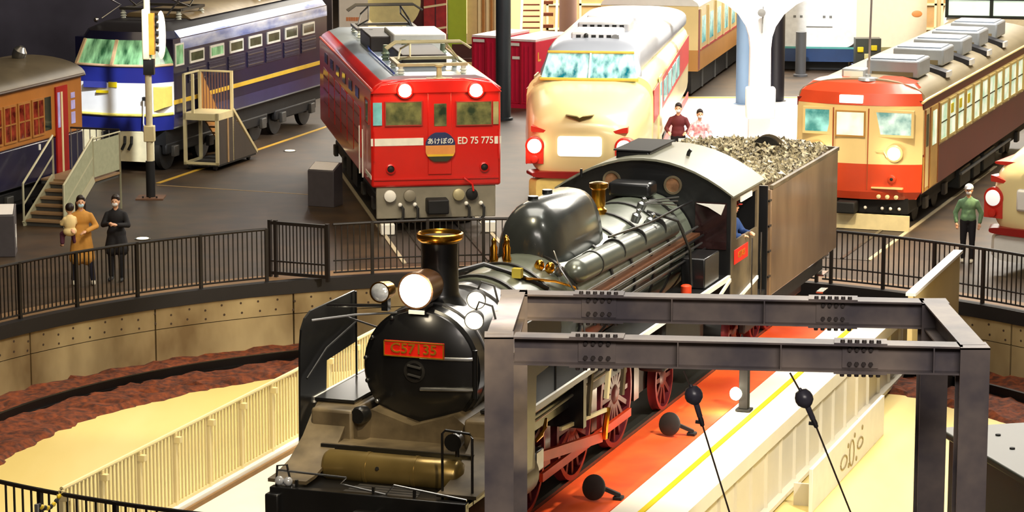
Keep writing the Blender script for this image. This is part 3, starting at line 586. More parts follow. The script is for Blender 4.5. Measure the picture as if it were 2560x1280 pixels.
def pantograph(root, y, z, hgt=.42, w=.75, mat=PANT):
    p = MB().box(-w, w, y - .05, y + .05, z + .14, z + .2).box(-w, w, y + 1.25, y + 1.35, z + .14, z + .2).box(-w, -w + .08, y, y + 1.3, z + .14, z + .2).box(w - .08, w, y, y + 1.3, z + .14, z + .2).build('pantograph', mat, root, smooth=0)
    for x in (-w + .08, w - .08):
        for yy in (y, y + 1.3): MB().lathe((x, yy, z - .06), (0, 0, 1), [(.07, 0), (.045, .04), (.08, .06), (.045, .09), (.08, .12), (.045, .15), (.06, .2)], 12).build('insulator', M('insulator_white', (210, 214, 200), .2, 0, .1), p)
    for s in (-1, 1):
        MB().tube([(s * (w - .1), y + .65, z + .2), (s * (w - .25), y - .15, z + .2 + hgt * .45), (s * (w - .35), y + .65, z + .2 + hgt)], .022).build('pantograph_arm', mat, p)
        MB().tube([(s * (w - .1), y + .65, z + .2), (s * (w - .25), y + 1.45, z + .2 + hgt * .45), (s * (w - .35), y + .65, z + .2 + hgt)], .022).build('pantograph_arm', mat, p)
    for d in (-.12, .12):
        MB().tube([(-w - .15, y + .65 + d, z + .1 + hgt), (-w + .05, y + .65 + d, z + .23 + hgt), (w - .05, y + .65 + d, z + .23 + hgt), (w + .15, y + .65 + d, z + .1 + hgt)], .026).build('contact_strip', mat, p)
    return p
def ovl(c, r, a=0): return None
# ---- red electric locomotive
RED = M('loco_red', (206, 24, 18), .32, 0, .10, 1.4, coat=.5)
ed = T('electric_locomotive', 'red electric locomotive with white stripe and two glowing headlights', 'locomotive', (-1.53, 56.05, 0), -9.23)
EW = 1.32
MB().prism([(-EW, .95), (EW, .95), (EW, 2.86), (EW - .05, 3.0), (EW - .22, 3.10), (-EW + .22, 3.10), (-EW + .05, 3.0), (-EW, 2.86)], 'xz', 0, 11.0).build('body', RED, ed, bevel=.05)
MB().prism([(-EW - .02, 2.86), (EW + .02, 2.86), (EW - .18, 3.06), (.55, 3.14), (-.55, 3.14), (-EW + .18, 3.06)], 'xz', -.10, .16).build('visor', RED, ed, bevel=.03)
WST = M('stripe_white', (236, 236, 224), .45)
MB().box(-EW - .006, -.26, -.012, .0, 1.80, 1.95).build('white_stripe', WST, ed); MB().box(1.19, EW + .006, -.012, .0, 1.80, 1.95).build('white_stripe', WST, ed)
text('number_lettering', 'ED 75 775', .20, WST, ed, facing(.80, -.012, 1.872), sx=.86)
EDG = M('cab_glass_green', (36, 48, 36), .05, 0, .6, 3.5, emit=.25, rgb2=(110, 110, 70))
pane(ed, 'windscreen', EDG, -1.02, -.30, 2.22, 2.68, -.012, M('rubber_frame', (150, 40, 30), .6), .02)
pane(ed, 'corner_window', M('corner_glass', (120, 190, 195), .06, 0, .4, 3, emit=.2), -1.28, -1.10, 2.22, 2.68, -.012, None)
pane(ed, 'windscreen', EDG, .42, 1.12, 2.20, 2.66, -.012, MATS['rubber_frame'], .02)
pane(ed, 'corner_window', M('corner_glass2', (170, 165, 120), .06, 0, .4, 3), 1.16, 1.27, 2.20, 2.66, -.012, None)
d = MB().box(-.17, .31, -.03, 0, 1.2, 2.86).build('front_door', RED, ed, bevel=.012)
MB().box(-.045, .21, -.04, -.02, 2.18, 2.64).build('door_window', EDG, d, bevel=.02)
for x in (-1.27, 1.27): MB().tube([(x, -.05, 1.5), (x, -.05, 2.1)], .014).build('grab_rail', RED, ed)
for x, z in ((-.64, 2.93), (.80, 2.91)):
    h = MB().lathe((x, -.06, z), (0, -1, 0), [(.17, -.04), (.17, .06), (.14, .07), (.14, .03)], 24).build('headlight_ring', RED, ed)
    MB().lathe((x, -.09, z), (0, -1, 0), [(.14, 0), (.1, .03), (.01, .04)], 24).build('headlight_lens', GLOW, h)
    lamp_light((x, -.42, z), 14, (1, .72, .35), ed)
for x in (-.93, .98):
    h = MB().lathe((x, -.0, 1.33), (0, -1, 0), [(.10, -.02), (.10, .05), (.075, .06), (.07, .02)], 20).build('tail_light', RED, ed); MB().lathe((x, -.03, 1.33), (0, -1, 0), [(.07, 0), (.01, .03)], 16).build('tail_lens', RUB, h)
def clipdisc(z0, z1, r, hw, zc_, xc):
    P = []
    for i in range(25):
        z = z0 + (z1 - z0) * i / 24; P.append((min(hw, math.sqrt(max(r * r - (z - zc_) ** 2, 0))), z))
    return [(xc + x, z) for x, z in P] + [(xc - x, z) for x, z in reversed(P)]
hm = MB().lathe((.075, -.03, 1.76), (0, -1, 0), [(.26, 0), (.26, .03)], 28).build('head_mark', RUB, ed)
for z0, z1, nm, c in ((1.80, 2.06, 'mark_navy', (40, 52, 96)), (1.62, 1.80, 'mark_orange', (226, 150, 80)), (1.575, 1.62, 'mark_yellow', (232, 190, 50)), (1.47, 1.575, 'mark_dark', (52, 56, 40))):
    MB().prism(clipdisc(z0, z1, .315, .30, 1.76, .075), 'xz', -.085, -.055).build('mark_band', M(nm, c, .4), hm, smooth=0)
text('mark_lettering', 'あけぼの', .135, WST, hm, facing(.075, -.088, 1.88))
MB().box(-EW + .05, EW - .05, -.03, .02, 1.10, 1.13).build('front_step', RED, ed); MB().tube([(.55, -.10, 1.12), (.72, -.12, 1.0), (.74, -.12, .86)], .022).build('air_cock', RED, ed)
SKG = M('skirt_grey', (140, 134, 118), .5, .1, .2, 3)
sk = MB().box(-1.22, 1.22, .05, .12, .30, .96).build('front_skirt', SKG, ed, bevel=.02)
MB().box(-.22, .22, -.30, .10, .42, .72).build('coupler', DARK, ed, bevel=.03)
for x, c in ((-.95, WHITE), (-.55, SKG), (.45, PANT), (.72, DARK)): MB().lathe((x, .02, .78), (0, -1, 0), [(.12, 0), (.12, .08), (.08, .1), (.01, .1)], 16).build('air_hose_valve', c, ed)
for x in (-.75, -.45, .6, .9): MB().tube([(x, -.02, .60), (x + .06, -.10, .52), (x + .05, -.12, .34), (x - .05, -.1, .24)], .03).build('air_hose', RUB, ed); MB().ball((x, -.06, .60), .045, 8, 6).build('hose_cock', WHITE, ed)
for x in (-1.02, 1.05): MB().box(x - .14, x + .14, -.25, .0, .02, .24).build('rail_guard', WHITE, ed, bevel=.02)
# flank: panels, louvres, small windows
for i in range(6):
    y = 1.9 + 1.35 * i
    o = MB().box(-EW - .02, -EW, y, y + 1.22, 1.30, 2.35).build('flank_panel', RED, ed, bevel=.01)
    for z in (1.55, 1.85, 2.15): MB().box(-EW - .03, -EW - .018, y + .12, y + 1.1, z, z + .03).build('louvre', M('louvre_dark', (120, 20, 22), .5), o)
    spane(ed, 'flank_window', GLASSD, -EW, y + .3, y + .95, 2.5, 2.72, None)
spane(ed, 'cab_side_window', EDG, -EW, .35, .95, 2.22, 2.66, MATS['rubber_frame'])
for y in (1.15, 1.75): MB().tube([(-EW - .05, y, 1.0), (-EW - .05, y, 2.0)], .016).build('grab_rail', WHITE, ed)
MB().box(-EW - .01, -EW, .0, 1.0, 1.12, 1.20).build('white_stripe', WST, ed)
for s in (-1, 1): MB().tube([(s * (EW - .02), .0, 2.93), (s * (EW - .02), 11, 2.93)], .03).build('rain_gutter', M('gutter_pink', (196, 70, 60), .4, 0), ed)
RFB = M('roof_silver_blue', (186, 200, 214), .28, .5, .12, 1.2)
rf = MB().prism([(-1.10, 3.09), (1.10, 3.09), (.85, 3.17), (-.85, 3.17)], 'xz', .35, 11).build('roof', RFB, ed)
MB().box(-.45, .50, 2.0, 4.2, 3.16, 3.42).build('roof_hatch', M('roof_dark', (52, 44, 40), .5, .2, .2, 2), ed, bevel=.03)
MB().box(-.30, .85, 4.6, 6.4, 3.16, 3.60).build('roof_equipment', M('equip_white', (226, 228, 222), .4, .1, .1), ed, bevel=.03)
MB().box(-.75, -.2, 5.2, 7.2, 3.16, 3.5).build('roof_hatch', MATS['roof_dark'], ed, bevel=.03)
MB().tube([(-.8, .4, 3.22), (-.8, 5, 3.24), (-.5, 8, 3.3)], .025).build('bus_bar', M('bus_blue', (60, 80, 150), .4), ed)
pantograph(ed, .55, 3.20, .34, .72)
pantograph(ed, 8.2, 3.20, .45, .72, M('pant_dark', (70, 66, 60), .5, .3))
hb = MB().lathe((.08, .10, 3.12), (0, 0, 1), [(.16, 0), (.15, .03), (.06, .05), (.05, .24), (.09, .26), (.09, .3), (.01, .3)], 14).build('horn', PANT, ed); MB().box(-.18, .34, .04, .16, 3.12, 3.15).build('horn_base', PANT, hb)
for x, y in ((-.62, 3.4), (.62, 3.5), (-.55, 6.8), (.2, 7.5), (.7, 7.3), (-.1, 4.4)): MB().lathe((x, y, 3.16), (0, 0, 1), [(.09, 0), (.06, .05), (.10, .08), (.06, .12), (.10, .15), (.06, .19), (.05, .34)], 12).build('insulator', M('insul_green', (110, 126, 104), .25, 0, .15), ed)
MB().box(-1.05, 1.05, .3, 10.9, .62, .98).build('underframe', DARK, ed)
for y in (2.4, 8.4): bogie(ed, y, 1.08)
for y in (4.3, 5.6): MB().box(-1.15, -.6, y, y + 1.0, .28, .9).build('battery_box', DARK, ed, bevel=.03)

# ---- generic nose built of stacked bands
def band(root, name, mat, l0, l1, ln, label=None):              # l = (z, [plan points front arc], y of the straight end)
    q = MB(); r0 = [Vector((x, y, l0[0])) for x, y in l0[1]]; r1 = [Vector((x, y, l1[0])) for x, y in l1[1]]
    r0 = [Vector((r0[0].x, ln, l0[0]))] + r0 + [Vector((r0[-1].x, ln, l0[0]))]; r1 = [Vector((r1[0].x, ln, l1[0]))] + r1 + [Vector((r1[-1].x, ln, l1[0]))]
    q.loft([r0, r1], True, True, True); return q.build(name, mat, root, label=label)
def arcplan(w, dep, y0=0, n=13, pw=2.2): return [(w * math.sin(math.pi / 2 * (2 * i / (n - 1) - 1)), y0 + dep * abs(math.sin(math.pi / 2 * (2 * i / (n - 1) - 1))) ** pw) for i in range(n)]
# ---- blue electric locomotive
EFX, EFY, EFA = -9.25, 64.44, 17.71
BLUE = M('loco_blue', (36, 44, 128), .3, 0, .15, 1.5, coat=.5)
NAVY = M('loco_navy', (22, 22, 56), .35, 0, .2, 2, coat=.3)
ef = T('electric_locomotive', 'blue electric locomotive with white nose and yellow flank stripe, behind the signal', 'locomotive', (EFX, EFY, 0), EFA)
def vee(w1, w2, y0): return [(-w2, y0 + .62), (-w1, y0 + .16), (0, y0), (w1, y0 + .16), (w2, y0 + .62)]
EL = 10.4
lv = {'a': (.98, vee(.95, 1.22, .06)), 'b': (1.33, vee(.98, 1.25, 0)), 'c': (2.22, vee(.98, 1.25, 0)), 'd': (2.50, vee(.98, 1.25, .03)), 'e': (3.06, vee(.88, 1.18, .34)), 'f': (3.24, vee(.82, 1.10, .46)), 'g': (3.40, vee(.6, .8, .8))}
band(ef, 'lower_nose', BLUE, lv['a'], lv['b'], .70); MB().box(-1.24, 1.24, .68, EL, 1.02, 1.34).build('lower_flank', M('flank_violet', (52, 50, 92), .35, 0, .25, 1.5, coat=.3), ef); MB().box(-1.25, 1.25, .68, EL, 1.0, 1.03).build('sill_line', GREY, ef)
nose = band(ef, 'nose_band', M('nose_white', (240, 240, 240), .35, 0, .04), lv['b'], (2.10, lv['c'][1]), .70)
band(ef, 'upper_nose', BLUE, (2.10, lv['c'][1]), lv['d'], .70)
side = MB().box(-1.25, 1.25, .68, EL, 1.33, 3.08).build('flank', NAVY, ef)
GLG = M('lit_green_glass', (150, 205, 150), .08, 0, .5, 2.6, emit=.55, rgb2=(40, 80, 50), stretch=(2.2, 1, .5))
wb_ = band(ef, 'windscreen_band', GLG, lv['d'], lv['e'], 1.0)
band(ef, 'brow', NAVY, lv['e'], lv['f'], EL); band(ef, 'roof_cap', M('roof_black', (34, 30, 34), .5, 0, .3, 2), lv['f'], lv['g'], EL)
for x0, y0, x1, y1 in ((0, -.01, 0, .33), (-.98, .17, -.88, .48), (.98, .17, .88, .48)): MB().bar((x0, y0 + .0, 2.5), (x1, y1, 3.06), .07, .05).build('window_pillar', M('pillar_cream', (226, 190, 150), .4), wb_)
MB().tube([(-.98, .17, 2.50), (0, -.0, 2.50), (.98, .17, 2.50), (1.25, .64, 2.50)], .03).build('window_sill', MATS['pillar_cream'], wb_)
MB().box(.30, .44, .35, .40, 2.55, 2.85).build('driver_seat', RUB, wb_)
MB().tube([(-1.25, .61, 1.36), (-.98, .14, 1.36), (0, -.02, 1.36), (.98, .14, 1.36), (1.25, .61, 1.36)], .035).build('nose_stripe', M('stripe_yellow', (236, 220, 110), .4), nose)
for s in (-1, 1): MB().prism([(s * .98, 1.45), (s * 1.24, 1.55), (s * 1.24, 2.0), (s * .98, 2.02)], 'xz', .14, .62).build('nose_corner', MATS['stripe_yellow'] if s > 0 else MATS['nose_white'], nose)
MB().box(-.72, -.14, -.02, .06, 1.98, 2.12).build('number_board', M('board_blue', (60, 66, 150), .4), nose)
for x0, x1, z0, z1 in ((-.08, .12, 2.0, 2.12), (-.40, -.1, 1.86, 1.92)): MB().box(x0, x1, -.022, .05, z0, z1).build('yellow_flash', M('flash_yellow', (232, 206, 30), .4), nose)
MB().box(-.95, .95, .12, .2, .26, .97).prism([(-1.1, .97), (-.95, .97), (-.95, .26), (-1.0, .35)], 'xz', .2, .5).build('snow_plough', M('plough_white', (232, 220, 180), .45), ef, bevel=.01)
MB().box(-.2, .12, -.2, .15, .80, .98).build('coupler', DARK, ef); 
for x in (.25, .42): MB().tube([(x, .1, .85), (x + .03, .02, .7), (x - .05, .02, .55)], .035).build('air_hose', RUB, ef)
MB().tube([(.80, .05, .98), (.80, -.05, 1.2), (.82, -.05, 1.72)], .016).build('grab_rail', WHITE, ef)
MB().box(.78, .90, -.06, .05, 1.72, 1.8).build('lamp_bracket', RUB, ef)
MB().box(1.25, 1.265, .66, EL, 1.56, 1.66).build('yellow_stripe', M('flank_yellow', (226, 186, 60), .4), ef)
GLARE = M('flank_glare', (190, 200, 226), .25, .4, .2, 1.4, rgb2=(90, 110, 180), stretch=(1, .6, 2))  # silvery white glare on the upper flank, put in as colour
MB().prism([(1.10, 3.24), (1.25, 3.06), (1.258, 2.80), (1.10, 2.80)], 'xz', 1.1, EL).build('upper_flank', GLARE, ef)
wf_ = M('frame_white', (226, 224, 210), .4)
for i in range(7):
    y = 1.62 + 1.18 * i
    spane(ef, 'flank_window', M('window_olive', (90, 96, 70), .1, 0, .4, 3) if i != 1 else GLG, 1.25, y, y + .72, 2.48, 2.68, wf_, .05, .02)
    g_ = MB().box(1.25, 1.27, y - .14, y + .86, 1.98, 2.36).build('grille', M('grille_violet', (56, 52, 78), .4, .3, .4, 14), ef)
    for k in range(4): MB().box(1.27, 1.28, y - .12, y + .84, 2.02 + .085 * k, 2.045 + .085 * k).build('grille_slat', STEEL if (i + k) % 3 == 0 else MATS['grille_violet'], g_)
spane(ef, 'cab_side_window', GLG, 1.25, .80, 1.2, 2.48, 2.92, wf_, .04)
MB().box(-1.1, 1.1, .5, EL, .62, 1.05).build('underframe', DARK, ef)
for y in (1.9, 5.2, 8.5): bogie(ef, y, 1.12, .44)
MB().prism([(-.9, 3.38), (.9, 3.38), (.7, 3.5), (-.7, 3.5)], 'xz', 2.5, EL).build('roof_walkway', M('roof_tan', (150, 128, 90), .5, 0, .2), ef)
pantograph(ef, 2.2, 3.45, .55, .8, MATS['pant_dark']); pantograph(ef, 7.0, 3.45, .5, .8, MATS['pant_dark'])
MB().tube([(-.9, 1.4, 3.45), (-.55, 1.7, 3.75), (-.95, 1.2, 4.1)], .022).build('pantograph_arm', STEEL, ef); MB().tube([(.5, 2.0, 3.5), (.95, 2.2, 4.1)], .022).build('pantograph_arm', STEEL, ef)
MB().ball((-.85, 1.0, 3.45), (.06, .06, .06), 10, 8).build('roof_lamp', CHROME, ef)
# ---- two tone commuter car at the left edge
TAN = M('car_tan', (186, 118, 48), .42, 0, .15, 1.6, coat=.25)
ca = T('commuter_car', 'old tan and navy passenger car with wooden windows at the left edge', 'train car', (EFX, EFY, 0), EFA)
c0, c1 = -13.5, -3.95
MB().box(-1.2, 1.2, c0, c1, 1.55, 2.76).build('upper_body', TAN, ca, bevel=.04); MB().box(-1.2, 1.2, c0, c1, .72, 1.55).build('lower_body', NAVY, ca, bevel=.03)
rr = [(1.26 * math.cos(math.pi * i / 16), 2.74 + .40 * math.sin(math.pi * i / 16)) for i in range(17)]
MB().prism(rr, 'xz', c0, c1 + .08).build('roof', M('roof_old_grey', (104, 92, 70), .4, .2, .3, 1.5), ca)
MB().tube([(1.25, c0, 2.76), (1.25, c1, 2.76)], .035).build('rain_gutter', M('gutter_brown', (70, 48, 30), .5), ca)
vn = MB().lathe((.0, -4.6, 3.12), (.5, 0, 1), [(.12, 0), (.15, .08), (.15, .2), (.06, .3)], 14).build('roof_ventilator', STEEL, ca)
WIN = M('red_interior_glass', (150, 58, 40), .12, 0, .6, 5, emit=.18, rgb2=(70, 20, 14))
WOOD = M('window_wood', (176, 116, 50), .5, 0, .2, 6)
for i in range(5):
    y = -6.28 - .62 * i
    w = spane(ca, 'window', WIN, 1.2, y, y + .46, 1.72, 2.42, WOOD, .045, .02)
    MB().box(1.22, 1.235, y, y + .46, 2.05, 2.08).build('sash_bar', WOOD, w); MB().box(1.22, 1.235, y + .215, y + .24, 1.72, 2.42).build('sash_bar', WOOD, w)
MB().box(1.2, 1.215, -5.75, -5.45, 1.75, 2.45).build('window', GLASSD, ca)
dd = MB().box(1.2, 1.24, -5.25, -4.72, .70, 2.62).build('door', M('door_red', (176, 30, 22), .4, 0, .2, 3), ca); MB().box(1.24, 1.255, -5.05, -4.98, .75, 2.5).build('door_edge', CREAM, dd)
MB().box(1.24, 1.252, -5.2, -5.1, 1.75, 2.5).build('door_glass', M('pale_glass', (190, 180, 230), .1, 0, .3, 4, emit=.2), dd)
for z0, z1 in ((1.75, 2.0), (2.06, 2.25), (2.30, 2.42)): MB().box(1.2, 1.212, -4.50, -4.32, z0, z1).build('end_window', MATS['pale_glass'], ca)
MB().box(-1.0, 1.0, c0, c1, .3, .72).build('underframe', DARK, ca)
for y in (-6.2, -11.5): bogie(ca, y, 1.05)
MB().box(1.2, 1.22, -6.05, -5.98, 1.38, 1.5).build('foot_light', WHITE, ca)

# ---- cream and maroon express train on the right, front maroon painted warm-lit orange
MAR = M('train_maroon', (112, 22, 30), .3, 0, .15, 1.2, coat=.5)
MAR_LIT = M('train_maroon_lit', (214, 74, 38), .34, 0, .12, 1.5, coat=.4)  # lit copy of the maroon: warm light painted into the front
CRM = M('train_cream', (240, 214, 150), .34, 0, .06, 1.5, coat=.4)
ex = T('express_train', 'maroon and cream express train, front coloured as lit orange, with grey roof coolers on the right', 'train', (6.98, 56.39, 0), 19.95)
XL = 14.0
def pl4(w=1.31, y0=0): return arcplan(w, .30, y0)
band(ex, 'front_lower', MAR_LIT, (.64, pl4(1.20, .06)), (.80, pl4(1.30)), .34); band(ex, 'front_lower', MAR_LIT, (.80, pl4(1.30)), (1.37, pl4()), .34)
band(ex, 'front_middle', CRM, (1.37, pl4()), (2.56, pl4(1.31, .04)), .34)
band(ex, 'forehead', MAR_LIT, (2.56, pl4(1.30, .03)), (2.80, pl4(1.24, .10)), .5); band(ex, 'forehead', MAR_LIT, (2.80, pl4(1.24, .10)), (2.98, pl4(1.05, .26)), .8); band(ex, 'forehead', MAR_LIT, (2.98, pl4(1.05, .26)), (3.06, pl4(.7, .55)), 1.1)
MB().box(-1.31, 1.31, .33, XL, .76, 1.56).build('lower_flank', MAR, ex); MB().box(-1.31, 1.31, .33, XL, 1.56, 2.48).build('middle_flank', CRM, ex); MB().box(-1.315, 1.315, .33, XL, 2.48, 2.66).build('upper_flank', MAR, ex)
rr = [(1.32 * math.cos(math.pi * i / 16), 2.65 + .42 * math.sin(math.pi * i / 16) ** .8) for i in range(17)]
MB().prism(rr, 'xz', .45, XL).build('roof', M('train_roof_grey', (150, 138, 112), .45, .15, .15, 1.2), ex)
MB().tube([(1.31, .2, 2.64), (1.33, .5, 2.67), (1.33, XL, 2.67)], .03).build('rain_gutter', CRM, ex)
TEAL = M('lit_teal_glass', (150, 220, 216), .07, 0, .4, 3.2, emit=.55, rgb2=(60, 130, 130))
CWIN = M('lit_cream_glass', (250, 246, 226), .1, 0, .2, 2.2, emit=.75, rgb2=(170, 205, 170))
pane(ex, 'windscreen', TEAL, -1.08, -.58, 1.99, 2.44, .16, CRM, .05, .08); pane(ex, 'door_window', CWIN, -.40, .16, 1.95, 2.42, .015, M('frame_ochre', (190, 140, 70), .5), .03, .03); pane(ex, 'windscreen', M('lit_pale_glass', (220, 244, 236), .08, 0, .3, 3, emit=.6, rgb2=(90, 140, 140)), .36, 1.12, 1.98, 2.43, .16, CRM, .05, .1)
for x in (-.48, .25): MB().box(x - .008, x + .008, -.005, .05, .85, 2.5).build('door_seam', M('seam_brown', (170, 80, 40), .6), ex)
MB().box(-.36, .12, .0, .1, 2.60, 2.76).build('destination_sign', M('sign_glow', (255, 252, 240), .4, 0, .02, emit=1.6), ex, bevel=.01)
for x in (-.80, .78):
    h = MB().lathe((x, .12, 1.60), (0, -1, 0), [(.17, -.1), (.18, .06), (.15, .08)], 24).build('headlight', CRM, ex); MB().lathe((x, .05, 1.60), (0, -1, 0), [(.15, 0), (.1, .03), (.01, .04)], 24).build('headlight_lens', GLOW, h)
    lamp_light((x, -.3, 1.6), 7, parent=ex)
    h = MB().lathe((x * .96, .08, 1.08), (0, -1, 0), [(.085, -.1), (.085, .06), (.06, .07)], 18).build('tail_light', MAR_LIT, ex); MB().lathe((x * .96, .02, 1.08), (0, -1, 0), [(.06, 0), (.01, .02)], 14).build('tail_lens', RUB, h)
MB().tube([(.42, .02, 1.62), (.58, .0, 1.64), (.64, .02, 1.52)], .014).build('step_iron', CRM, ex)
MB().box(.34, .98, -.02, .1, .88, .91).build('foot_board', CRM, ex)
for x in (.50, .68, .86): MB().lathe((x, .02, .72), (0, -1, 0), [(.04, 0), (.045, .05), (.02, .06)], 10).build('jumper_socket', CREAM, ex)
MB().box(-1.05, 1.05, .25, 1.4, .34, .66).build('coupler_bay', DARK, ex); MB().box(-.35, .05, -.2, .3, .36, .60).build('coupler', RUB, ex, bevel=.03)
for x in (.2, .55, .72, .9): MB().ball((x, .12, .46), .035, 8, 6).build('hose_cock', WHITE, ex)
skt = MB().prism([(-1.12, .02), (1.12, .02), (1.12, .33), (-1.12, .33)], 'xz', .05, .13).build('front_skirt', M('skirt_cream', (232, 218, 170), .5), ex)
# flank doors and windows
fd = MB().box(1.31, 1.33, .50, .86, .86, 2.46).build('cab_door', CRM, ex); MB().box(1.33, 1.335, .56, .80, 1.7, 2.36).build('door_glass', M('window_olive'), fd)
for y in (.46, .90, 1.80): MB().box(1.31, 1.335, y, y + .05, .80, 2.46).build('door_pillar', M('pillar_brown', (150, 84, 40), .5), ex)
fd = MB().box(1.31, 1.33, 1.05, 1.75, .80, 2.46).build('passenger_door', M('door_tan', (214, 170, 96), .4), ex); MB().box(1.33, 1.336, 1.2, 1.6, 1.65, 2.36).build('door_glass', CWIN, fd)
MB().box(1.312, 1.322, .36, 1.9, .78, 1.5).build('door_lower_panel', M('panel_gold', (206, 160, 84), .35), ex)
fr = M('window_frame_cream', (214, 190, 120), .4)
for i in range(12):
    y = 2.05 + .92 * i
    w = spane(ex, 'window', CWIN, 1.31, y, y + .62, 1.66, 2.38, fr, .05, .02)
    MB().box(1.33, 1.342, y, y + .62, 2.0, 2.03).build('sash_bar', M('window_olive'), w)
    if i in (1, 2, 3): MB().box(1.32, 1.345, y + .1, y + .35, 2.1, 2.3).build('seat_cover', M('seat_yellow', (232, 210, 40), .5), w)
MB().box(-1.1, 1.1, 1.2, XL, .45, .78).build('underframe', DARK, ex)
for y in (2.6, 11.5): bogie(ex, y, 1.1, .40)
for y, l in ((5.0, 1.2), (6.6, .8), (7.8, 1.4)): MB().box(.75, 1.2, y, y + l, .2, .62).build('equipment_box', M('equip_dark', (40, 44, 42), .5), ex, bevel=.03)
MB().box(1.2, 1.26, 4.9, 11, .52, .56).build('step_rail', GREY, ex)
ACG = M('cooler_grey', (176, 182, 188), .35, .35, .12, 2)
for i, y in enumerate((1.35, 3.9, 6.0, 8.0, 10.2)):
    u = MB().box(-.12, .98, y, y + 1.15, 3.00, 3.36).build('roof_cooler', ACG, ex, bevel=.04)
    MB().box(.0, .86, y - .02, y, 3.02, 3.12).build('cooler_grille', M('grille_brown', (130, 116, 84), .5), u); MB().box(-.05, .90, y + .1, y + 1.0, 3.36, 3.385).build('cooler_lid', M('cooler_lid', (160, 172, 190), .3, .4), u)
    if i < 4:
        v = MB().box(.98, 1.02, 0, 0.01, 3, 3.01); v = MB().prism([(.72, 2.97), (1.24, 2.87), (1.24, 2.97), (.80, 3.10)], 'xz', y + 1.55, y + 2.0).build('roof_vent', M('vent_black', (18, 18, 26), .5), ex); MB().box(1.24, 1.29, y + 1.55, y + 1.95, 2.87, 2.99).build('vent_cap', WHITE, v)
MB().lathe((.10, .55, 3.02), (0, 0, 1), [(.22, 0), (.2, .05), (.06, .07), (.05, .12)], 16).build('antenna_base', ACG, ex); MB().cyl((.10, .60, 3.05), (.12, .65, 4.9), .022, n=8).build('roof_mast', M('mast_grey', (176, 170, 168), .4, .3), ex)
hb = MB().box(-.50, .0, .75, 1.1, 3.0, 3.22).build('horn_box', ACG, ex, bevel=.03); MB().box(-.45, -.05, .73, .75, 3.05, 3.17).build('horn_grille', WHITE, hb)

